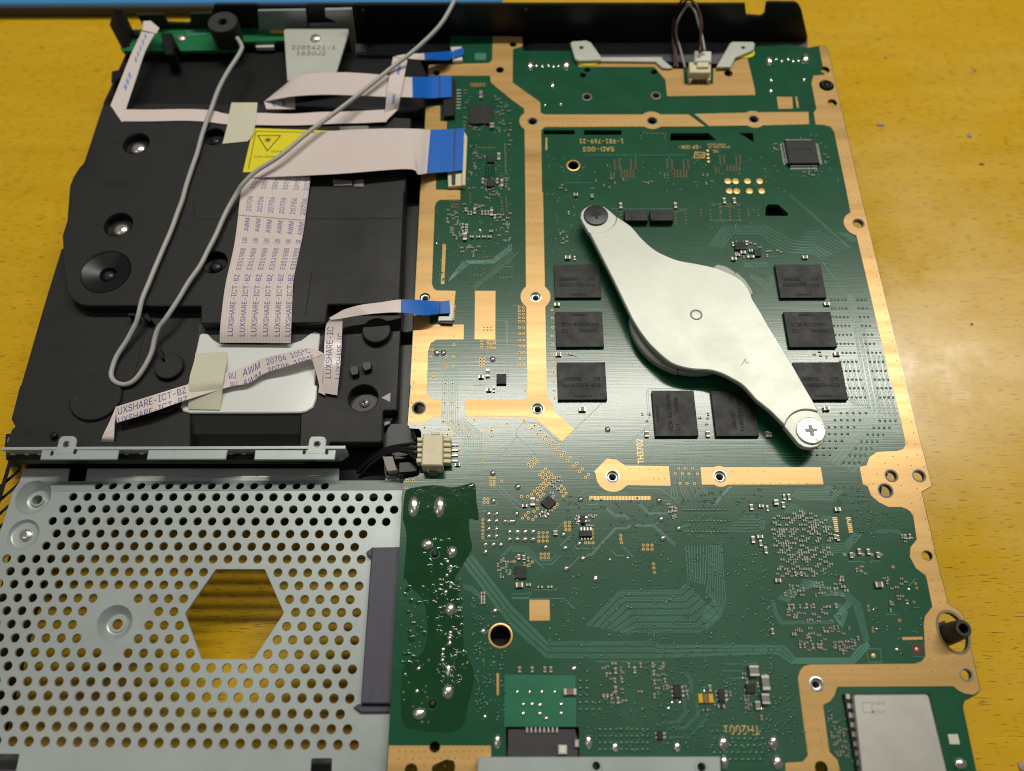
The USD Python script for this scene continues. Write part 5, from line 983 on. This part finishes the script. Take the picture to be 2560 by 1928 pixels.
v, f = slab(ramp, ZT - 0.8, ZT, 0.05); v[:, 2] -= 1.6 * np.clip((v[:, 1] - y_r0) / (y_r1 - y_r0), 0, 1); obj('ramp', (v, f), 'tray_steel', tray)
tro = edge.intersection(sbox(-400, y_r1, 400, y_w)).difference(unary_union([poly('02 583,826 737,826 775,600 620,600', ZT - 1.6), poly('12 714,833 1117,833 1135,500 725,500', ZT - 1.6), disc(*dim[0], 48)]))
obj('trough', slab(tro, ZT - 2.4, ZT - 1.6, 0.05), 'tray_steel', tray)
for t in ('02 230,738 590,738', '02 880,738 960,738', '02 1230,735 1345,735', '02 780,790 2200,786', '12 20,788 640,786'):
    obj('pressed_line', slab(LineString(P(t, ZT - 1.6)).buffer(0.14), ZT - 1.62, ZT - 1.55), 'bare_steel', tray)
fw = [(P('02 5,560', 21.5)[0][0], 21.5), (P('12 770,552', 21.5)[0][0], 21.5), (P('12 800,640', 15)[0][0], 15.5), (P('12 725,690', 12)[0][0], ZT - 2.0), (P('02 180,690', 12)[0][0], ZT - 2.0), (P('02 70,615', 19)[0][0], 19.0)]
obj('flange', upright(fw, y_w, y_w + 0.8), 'tray_steel', tray)
zf = 21.5
for t in ('02 362,556 1028,556 1012,632 1000,638 345,640', '02 1283,556 1968,554 1950,632 1940,637 1265,637'):
    obj('folded_lip', slab(poly(t, zf), zf - 0.6, zf, 0.15), 'tray_steel', tray)
obj('folded_lip', slab(unary_union([poly('02 2205,556 12 692,556 680,640 10,640 02 2195,640', zf)]), zf - 0.6, zf, 0.15), 'tray_steel', tray)
for t, h in (('02 478,590 510,462 530,440 565,435 630,435 655,450 662,475 640,590', '02 572,508,30'), ('12 440,590 460,460 480,440 560,438 595,445 608,470 600,590', '12 527,508,28')):
    q = PR(h, zf)[0]; g = rounded(poly(t, zf), 0.3)
    tb_ = obj('screw_tab', slab(g.difference(disc(*q)), zf - 0.55, zf + 0.05, 0.15), 'tray_steel', tray)
    obj('thread', lathe([(q[2], zf), (q[2] * 0.8, zf + 0.15), (q[2] * 0.72, zf - 2), (q[2] * 0.3, zf - 3), (0, zf - 3)], q[0], q[1]), 'bare_steel', tb_)
for t in ('02 450,585,18', '02 650,570,20', '12 417,575,18', '12 612,575,18'): q = PR(t, zf)[0]; obj('relief_slot', slab(affinity.scale(disc(*q), 0.8, 1.3), zf - 0.3, zf + 0.09), 'hole_dark', tray)
for t in ('02 115,595', '02 237,595', '02 345,592', '02 240,633', '02 1100,597', '02 1095,630', '02 1230,588', '02 1215,630', '02 2000,592', '02 2110,594', '02 2080,632', '12 735,638'):
    z, x = z_on_plane_y(*pix(t)[0], y_w); s = trimesh.creation.icosphere(2, 0.9); s.apply_scale([1, 0.45, 0.8]); s.apply_translation([x, y_w, z]); obj('pressed_pip', s, 'bare_steel', tray, smooth=True)
for k, (a, b, r) in enumerate(dim):
    d = (3.0, 1.0, 2.2)[k]; rh = r * (0.28, 0.0, 0.30)[k]
    pr = [(r + 0.05, ZT - 0.02), (r * 0.95, ZT - 0.12 * d), (r * 0.80, ZT - 0.55 * d), (r * 0.66, ZT - 0.92 * d), (r * 0.56, ZT - d)]
    if k == 0: pr += [(r * 0.42, ZT - d), (r * 0.38, ZT - d + 0.35), (rh, ZT - d + 0.35), (rh * 0.85, ZT - d - 1), (rh * 0.7, ZT - d - 4)]
    elif k == 1: pr = [(r + 0.05, ZT - 0.02), (r * 0.9, ZT - 0.75), (r * 0.78, ZT - 1.0), (0, ZT - 1.0)]
    else: pr += [(rh * 1.6, ZT - d), (rh * 1.5, ZT - d + 0.3), (rh, ZT - d + 0.3), (rh, ZT - d - 0.8)]
    dd = obj('pressed_dish', lathe(pr, a, b, 48), 'tray_steel', tray, smooth=35)
    if k == 1: screw(tray, *U(*pix('02 217,1290')[0], ZT - 0.5), ZT - 1.0, PR('02 217,1290,56', ZT)[0][2], 'bright_steel', 'cap_grey', 0.8)
    if k == 0: obj('threaded_collar', lathe([(rh * 1.35, ZT - d), (rh * 1.3, ZT - d + 0.7), (rh, ZT - d + 0.7), (rh * 0.9, ZT - d - 3)], a, b), 'bare_steel', tray)
obj('cable_clip', join([slab(poly('12 1095,615 1180,613 1215,730 1135,738', ZT + 3), ZT - 1, ZT + 3), slab(poly('12 1130,735 1215,728 1215,790 1125,790', ZT - 0.5), ZT - 1.4, ZT - 0.5)]), 'cap_grey', tray)
obj('strain_relief', join([slab(poly('12 1225,655 1400,640 1402,752 1222,765', ZT + 2.5), ZT - 3, ZT + 2.5, 0.5), slab(poly('12 1190,610 1390,590 1395,625 1195,640', ZT + 3), ZT - 3, ZT + 3, 0.2)]), 'smooth_black', tray)

obj('under_pan', slab(unary_union([sbox(P('02 200,760', 5)[0][0], y_r1 - 9, xr_ - 4, y_w + 3)]), T0 + 0.5, 5.0), 'dark_inside', tray)
obj('under_block', slab(poly('03 -300,1440 260,1440 260,1700 -320,1700', 7), T0 + 0.5, 7.0), 'ledge_grey', tray); obj('under_block', slab(poly('13 400,1500 760,1500 760,1720 400,1720', 7), T0 + 0.5, 7.0), 'ledge_grey', tray)
# ---------------------------------------------------------------- cables
def cable(name, label, left, right, zs, matn='white_flex', category='ribbon cable', **kw):
    t = thing(name, label, category); s = Strip(left, right, zs, **kw); obj('band', s.mesh(), matn, t, smooth=40); return t, s
# widest ribbon: from its socket on the board to the fold, then down over the drive
wide = thing('ribbon_cable', 'widest white ribbon cable, folded at the yellow label, with blue plug end on the board', 'ribbon cable')
A = Strip('10 1800,1112 1690,1118 1590,1122 1500,1124 1400,1116 1200,1112 900,1120 560,1142 500,1160', '10 1786,1475 1680,1488 1570,1493 1468,1500 1400,1508 1300,1462 700,1505 100,1532 -30,1532', [ZB + 2.2, ZB + 2.4, ZB + 2.6, ZB + 3.5, ZB + 5.5, 25.5, 26.0, 24.6, 24.0])
obj('band', A.mesh(0.11, 1.0, nv=6), 'white_flex', wide, smooth=40)
fd = Q3('10 560,1142 500,1158 -40,1510 -30,1535 60,1534', [24.75, 24.0, 24.0, 24.0, 24.4])
obj('folded_corner', join([slab(poly('10 540,1145 470,1165 -45,1512 -32,1534 40,1534', 24.2), 23.9, 24.2, 0.1)]), 'white_flex', wide)
pl = obj('plug_tab', A.mesh(0.055, 0.195, lift=0.13, th=0.15, nv=4), 'blue_tab', wide, smooth=40); obj('pull_tab', A.mesh(0.0, 0.047, lift=0.16, th=0.15, nv=4), 'blue_tab', wide); obj('stiffener_gap', A.mesh(0.047, 0.055, lift=0.1, th=0.1), 'dark_blue', wide)
B = Strip('10 -40,1512 00 2090,1640 01 2050,280 2020,480 1965,720 1950,795 1936,880 1905,1150 1900,1295', '10 470,1530 455,1660 11 410,330 380,480 330,720 320,795 316,880 305,1150 300,1300', [24.0, 23.2, 22.7, 22.5, 22.5, 22.95, 22.7, 22.3, 20.2], n=8)
obj('band', B.mesh(nv=6), 'white_flex', wide, smooth=40)
for v_ in (0.145, 0.31, 0.475, 0.64, 0.805, 0.955):
    for tt, a_, b_ in (('LUXSHARE-ICT-BZ', '01 2180,1240', '01 2270,712'), ('E351988', '01 2275,668', '11 105,482'), ('UR', '11 115,440', '11 120,398'), ('AWM', '11 130,350', '11 145,238'), ('20706', '11 165,180', '11 190,45'), ('105°C', '10 225,1650', '10 270,1555')):
        ua, ub = B.near(a_), B.near(b_)
        v, f = B.text(tt, ua, v_, 1.55, True, width=ua - ub); obj('lettering', (v, f), 'print_blue', wide)
A.lines(22, '', wide, 0.2, 1.0); B.lines(22, '', wide); obj('crease', B.mesh(0.265, 0.270, 0.0, 1.0, lift=0.02), 'cap_grey', wide)
# upper short ribbon
t2 = thing('ribbon_cable', 'short white ribbon cable with blue plug above the thin one, folded back at its left', 'ribbon cable')
C = Strip('10 1690,655 1590,660 1500,668 1305,668 1100,650 900,634 700,628 430,645 310,690 250,735', '10 1690,842 1590,848 1500,852 1310,842 1110,838 900,828 600,820 350,832 200,855 75,878', [ZB + 2.0, ZB + 2.4, ZB + 3.2, 25.5, 26.0, 26.0, 25.6, 24.0, 22.5, 20.5])
obj('band', C.mesh(0.2, 1.0), 'white_flex', t2, smooth=40); C.lines(14, '', t2, 0.24, 1.0); obj('plug_tab', C.mesh(0.068, 0.236, lift=0.13, th=0.15), 'blue_tab', t2, smooth=40); obj('pull_tab', C.mesh(0.0, 0.062, lift=0.13, th=0.15), 'blue_tab', t2); obj('stiffener_gap', C.mesh(0.06, 0.07, lift=0.08, th=0.1), 'dark_blue', t2)
D = Strip('10 70,880 200,862 335,830', '10 90,945 220,945 340,945', [20.3, 20.0, 19.6]); obj('band', D.mesh(), 'white_flex', t2)
for u_, w_ in ((4, 1.5), (9, 2.0)): obj('print_mark', D.mesh(u_ / 16, (u_ + w_) / 16, 0.15, 0.75, lift=0.12, th=0.03), 'print_pale', t2)
# thin ribbon around the bay
t3 = thing('ribbon_cable', 'thin white ribbon cable running from the green strip board around the bay', 'ribbon cable')
zA = 22.0
E1 = Strip('00 1238,182 1225,275 1130,480 1030,730 955,915', '00 1372,240 1262,430 1190,640 1120,850 1088,945', [23, 22.5, zA, zA, zA]); obj('band', E1.mesh(), 'white_flex', t3, smooth=40)
obj('folded_end', slab(poly('00 1238,182 1300,178 1375,240 1350,290 1230,260', 23.3), 23.0, 23.3, 0.1), 'white_flex', t3)
E2 = Strip('00 1088,946 1120,948 1300,950 1600,945 1820,955 1980,988 10 0,978 300,985 560,970 800,965 1110,950 1180,945', '00 1050,1050 1100,1050 1300,1050 1600,1045 1800,1056 1960,1076 10 0,1082 350,1085 700,1070 900,1066 1110,1056 1120,1054', [zA, zA, zA + .3, zA + .3, zA + .2, zA + .4, zA + .6, zA + .6, zA + .8, zA + 1, zA + 1.4, zA + 1.4]); obj('band', E2.mesh(), 'white_flex', t3, smooth=40)
obj('folded_corner', slab(poly('00 955,912 1089,943 1060,1051 1048,1051', zA + 0.25), zA, zA + 0.25, 0.08), 'white_flex', t3); obj('folded_corner', slab(poly('10 1105,950 1230,938 1225,945 1112,1056', zA + 1.7), zA + 1.4, zA + 1.7, 0.08), 'white_flex', t3)
E3 = Strip('10 1115,965 1135,780 1165,600 1185,495', '10 1232,940 1250,820 1285,640 1308,520', [zA + 1.7, 27.2, 27, 24]); obj('band', E3.mesh(), 'white_flex', t3, smooth=40)
for u0, u1 in ((0.08, 0.2), (0.55, 0.8)): obj('print_mark', E3.mesh(u0, u1, 0.45, 0.65, lift=0.12, th=0.03), 'print_pale', t3)
for k in range(9): obj('print_mark', E1.mesh(0.06 + k * 0.07 + (0.12 if k > 5 else 0), 0.10 + k * 0.07 + (0.13 if k > 5 else 0), 0.38 - 0.03 * (k > 5), 0.62, lift=0.12, th=0.03), 'print_pale', t3)
E4 = Strip('10 1195,490 1300,470 1430,464 1560,455 1690,442 1795,415', '10 1240,500 1320,508 1420,518 1640,522 1700,505 1792,478', [24.3, 24.2, 23.5, 22, ZB + 2, ZB + 1.8]); obj('band', E4.mesh(0, 0.42), 'white_flex', t3, smooth=40); obj('plug_tab', E4.mesh(0.38, 0.84, lift=0.12, th=0.14), 'blue_tab', t3, smooth=40); obj('pull_tab', E4.mesh(0.85, 1.0, lift=0.14, th=0.14), 'blue_tab', t3)
# lower printed ribbon
t4 = thing('ribbon_cable', 'narrow printed ribbon cable crossing the white sheet below, with small blue plug at the board', 'ribbon cable')
G1 = Strip('02 882,560 878,480 895,420 945,320 1002,188', '02 990,560 985,480 988,400 992,330 1004,240', [12, ZL + .5, ZL + 2, ZL + 2.6, ZL + 3]); obj('band', G1.mesh(), 'white_flex', t4, smooth=40)
G2 = Strip('02 1002,186 1300,92 1580,5 01 1950,1560 2150,1490 11 60,1430 250,1385 440,1340 560,1375', '02 1012,322 1300,235 1600,130 01 1975,1680 2150,1645 11 80,1560 300,1490 520,1420 592,1396', [ZL + 3, ZL + 3.6, ZL + 3.0, ZL + 2.5, ZL + 2.6, ZL + 3, ZL + 4, ZL + 4.2, ZL + 3.9], n=8); obj('band', G2.mesh(nv=6), 'white_flex', t4, smooth=40); G2.lines(8, '', t4)
for v_ in (0.33, 0.92):
    for tt, fa, fb in (('UXSHARE-ICT-BZ', 0.008, 0.33), ('RU', 0.535, 0.568), ('AWM', 0.60, 0.69), ('20706', 0.725, 0.825), ('105°C', 0.85, 0.945)):
        v, f = G2.text(tt, fa * G2.len, v_, 1.9 if v_ < 0.5 else 1.7, width=(fb - fa) * G2.len); obj('lettering', (v, f), 'print_blue', t4)
G3 = Strip('11 485,1440 520,1560 545,1660 12 540,60', '11 588,1400 580,1560 578,1660 12 600,85', [ZL + 4, ZL + 2.5, ZL + 1.5, ZL + 1]); obj('band', G3.mesh(), 'white_flex', t4, smooth=40)
G4 = Strip('12 560,60 11 580,1640 584,1500 592,1300 605,1150 640,1095', '12 702,85 11 712,1650 728,1500 740,1300 746,1150 748,1085', [ZL + 1, ZL + 2.0, ZL + 3, ZL + 3.2, ZL + 4, ZL + 5], n=8); obj('band', G4.mesh(), 'white_flex', t4, smooth=40); G4.lines(8, '', t4)
for uu in (3.5,):
    for v_, h in ((0.30, 1.7), (0.92, 1.5)): v, f = G4.text('LUXSHARE-IC', uu + 1.0, v_, h); obj('lettering', (v, f), 'print_blue', t4)
G5 = Strip('11 632,1085 700,1045 770,1008 900,972 1080,948 1243,925 1400,930 1590,940 1672,932', '11 650,1100 740,1088 850,1068 980,1050 1100,1040 1240,1036 1450,1062 1590,1048 1678,1042', [ZL + 5, ZL + 5.4, ZL + 5.8, ZL + 6.4, ZL + 6.4, ZL + 6, ZL + 4.6, ZL + 2.2, ZL + 1.7]); obj('band', G5.mesh(0, 0.66), 'white_flex', t4, smooth=40)
obj('plug_tab', G5.mesh(0.585, 0.905, lift=0.13, th=0.14), 'blue_tab', t4, smooth=40); obj('pull_tab', G5.mesh(0.92, 1.0, lift=0.13, th=0.14), 'blue_tab', t4); obj('stiffener_gap', G5.mesh(0.903, 0.922, lift=0.1, th=0.1), 'dark_blue', t4)
# tape pieces
def tape(label, t, zs):
    tt = thing('tape_piece', label, 'tape'); p = Q3(t, zs); n = len(p)
    V = np.vstack([p, p - [0, 0, 0.12]]); c = [(0, i, i + 1) for i in range(1, n - 1)]; F = c + [(n + a, n + cc, n + b) for a, b, cc in c] + [q for i in range(n) for q in ((i, n + i, n + (i + 1) % n), (i, n + (i + 1) % n, (i + 1) % n))]
    obj('strip', (V, np.array(F)), 'tape', tt)
tp = thing('tape_piece', 'pale cream tape piece holding the thin ribbon at the edge of the yellow label', 'tape')
T1 = Strip('00 2000,888 1985,960 1970,1060 1945,1160 1922,1243', '10 14,888 5,975 00 2205,1080 2185,1165 2140,1222', [22.2, zA + 0.95, zA + 0.75, 22.6, 22.25], thick=0.12); obj('strip', T1.mesh(), 'tape', tp, smooth=40)
tp = thing('tape_piece', 'pale cream tape piece stuck over the printed ribbon on the white sheet', 'tape')
T2 = Strip('01 1690,1385 1680,1450 1640,1590 02 1640,0 1628,120 1630,205', '01 1960,1378 1960,1450 1945,1540 02 1930,-40 1920,60 1900,210', [ZL + 1.2, ZL + 2.0, ZL + 3.1, ZL + 3.6, ZL + 2.2, ZL + 1.0], thick=0.12); obj('strip', T2.mesh(), 'tape', tp, smooth=40)
# aerial cable
an = thing('aerial_cable', 'round grey cable in a long loop over the drive, rising past the ribbons', 'cable')
pa = Q3('00 2050,330 2080,385 2080,440 1960,640 1880,800 1830,940 1780,1060 1700,1330 1600,1640 01 1500,280 1400,510 1300,740 1230,920 1195,1060 1170,1140 1100,1270 1010,1410 968,1520 965,1590 1000,1635 02 1065,-12 01 1130,1640 1190,1590 1260,1490 1310,1380 1335,1270 1370,1170 1450,1060 1600,825 1720,640 1850,400 1950,180 2040,20 00 2100,1590 2212,1480 10 200,1355 420,1172 590,1045 840,855 1080,660 1300,490 1470,345 1590,215 1660,110 1715,0 1745,-90',
        [24, 24, 23.5, 23.6, 23.6, 23.6, 23.6, 23.4, 23.4, 23.6, 23.6, 23.6, 23.4, 22.6, 21.6, 20.4, 19.6, 19.2, 19.1, 19.1, 19.1, 19.2, 19.4, 19.8, 20.2, 21, 22, 23.2, 23.8, 24, 24, 24.2, 25, 26.5, 27.3, 28, 28.2, 28.2, 28.4, 28.8, 29.2, 30.5, 32, 33, 34, 35])
sp_ = spline(pa, 6); sp_[:, :2] += 0.2 * (np.column_stack([meshkit.noise(sp_ * 0.16), meshkit.noise(sp_ * 0.16 + 31)]) - 0.5) * 2; obj('sheath', tube(sp_, 0.74, 12), 'cable_grey', an, smooth=True)
# fan lead
fl_ = thing('fan_lead', 'thin brown and grey wire loop with white plug standing at the top of the board', 'wire')
for m_, t, zs in (('cable_brown', '20 1405,590 1400,450 1385,300 1400,150 1440,40 1500,-15 1560,10 1620,110 1640,220 1630,330 1620,460', [15, 17, 20, 25, 30, 33, 33, 31, 29, 27, 25]), ('cable_grey', '20 1495,590 1455,430 1420,300 1430,190 1490,80 1530,45 1580,100 1610,200 1640,300 1665,440', [15, 17, 20, 25, 29, 31, 31, 29, 27, 25]),
                  ('cable_brown', '20 1430,590 1410,400 1395,260 1430,90 1490,20 1540,0 1600,60 1630,200 1628,350 1635,450', [15, 17, 21, 27, 31, 33, 33, 30, 27, 25])): obj('wire', tube(spline(Q3(t, zs), 6), 0.42, 8), m_, fl_, smooth=True)
obj('plug', slab(poly('20 1580,435 1725,440 1722,530 1580,530', ZB + 5.5), ZB + 2, ZB + 5.5, 0.4), 'white_plastic', fl_); obj('latch', slab(poly('20 1600,520 1700,520 1700,580 1600,580', ZB + 5.0), ZB + 4.25, ZB + 5.0, 0.2), 'cream', fl_)
# power wires
pw_ = thing('power_wires', 'bundle of black wires curving from the cream socket down beside the tray', 'wires')
for k, t in enumerate(('12 1385,500 1300,510 1180,530 1060,570 960,640 880,720', '12 1385,545 1290,540 1170,550 1050,600 960,670 880,750', '12 1385,590 1300,560 1180,570 1070,620 970,700 900,790', '12 1385,640 1330,590 1230,560 1120,560 1010,620 930,700', '12 1380,470 1360,420 1350,390 1355,370')): obj('wire', tube(spline(Q3(t, [ZB + 2, ZB + 1, ZB - 1, ZB - 4, ZB - 7, ZB - 10][:len(pix(t))]), 6), 0.5, 9), 'cable_black', pw_, smooth=True)

# ---------------------------------------------------------------- behind: blue work mat, crumbs on the table
yb = U(*pix('00 1000,66')[0], T0)[1]
bm = thing('work_mat', 'blue work mat with a dark edge lying behind the console at the top left', 'mat')
bx = U(*pix('10 2130,20')[0], T0)[0]; y1 = U(*pix('00 1000,40')[0], T0 + 5)[1]
obj('sheet', slab(sbox(-400, y1 + 0.5, bx, y1 + 240), T0, T0 + 5, 0.6), 'mat_blue', bm); obj('border', slab(sbox(-400, y1 - 1.2, bx, y1 + 0.4), T0, T0 + 4.6, 0.3), 'mat_edge', bm)
for t, lab, w, d in (('30 972,1080', 'small grey crumb shaped like a grain, right of the board near the square chip', 2.6, 1.3), ('30 1740,1175', 'round whitish crumb far right on the table with a faint tail', 1.8, 1.8), ('30 1785,605', 'tiny violet grey crumb high on the right of the table', 1.3, 1.1), ('30 1015,503', 'tiny pinkish crumb just right of the upper board corner', 1.0, 0.9), ('31 1760,1138', 'tiny dark brown speck on the bare table right of the memory chips', 0.8, 0.7), ('33 2195,1625', 'white crumb cut by the lower right corner of the picture', 2.0, 2.0), ('30 1843,1420', 'dark flake on the right of the table beside scratches', 1.8, 0.8)):
    x, y = U(*pix(t)[0], T0); s = trimesh.creation.icosphere(2, 1.0); n_ = meshkit.noise(s.vertices * 2.1 + x)[:, None]; s.vertices *= 0.75 + 0.5 * n_; s.apply_scale([w / 2, d / 2, 0.35]); s.apply_translation([x, y, T0 + 0.2])
    data(obj('crumb', s, 'cap_brown' if 'dark' in lab else 'crumb', smooth=True), label=lab, category='crumb')
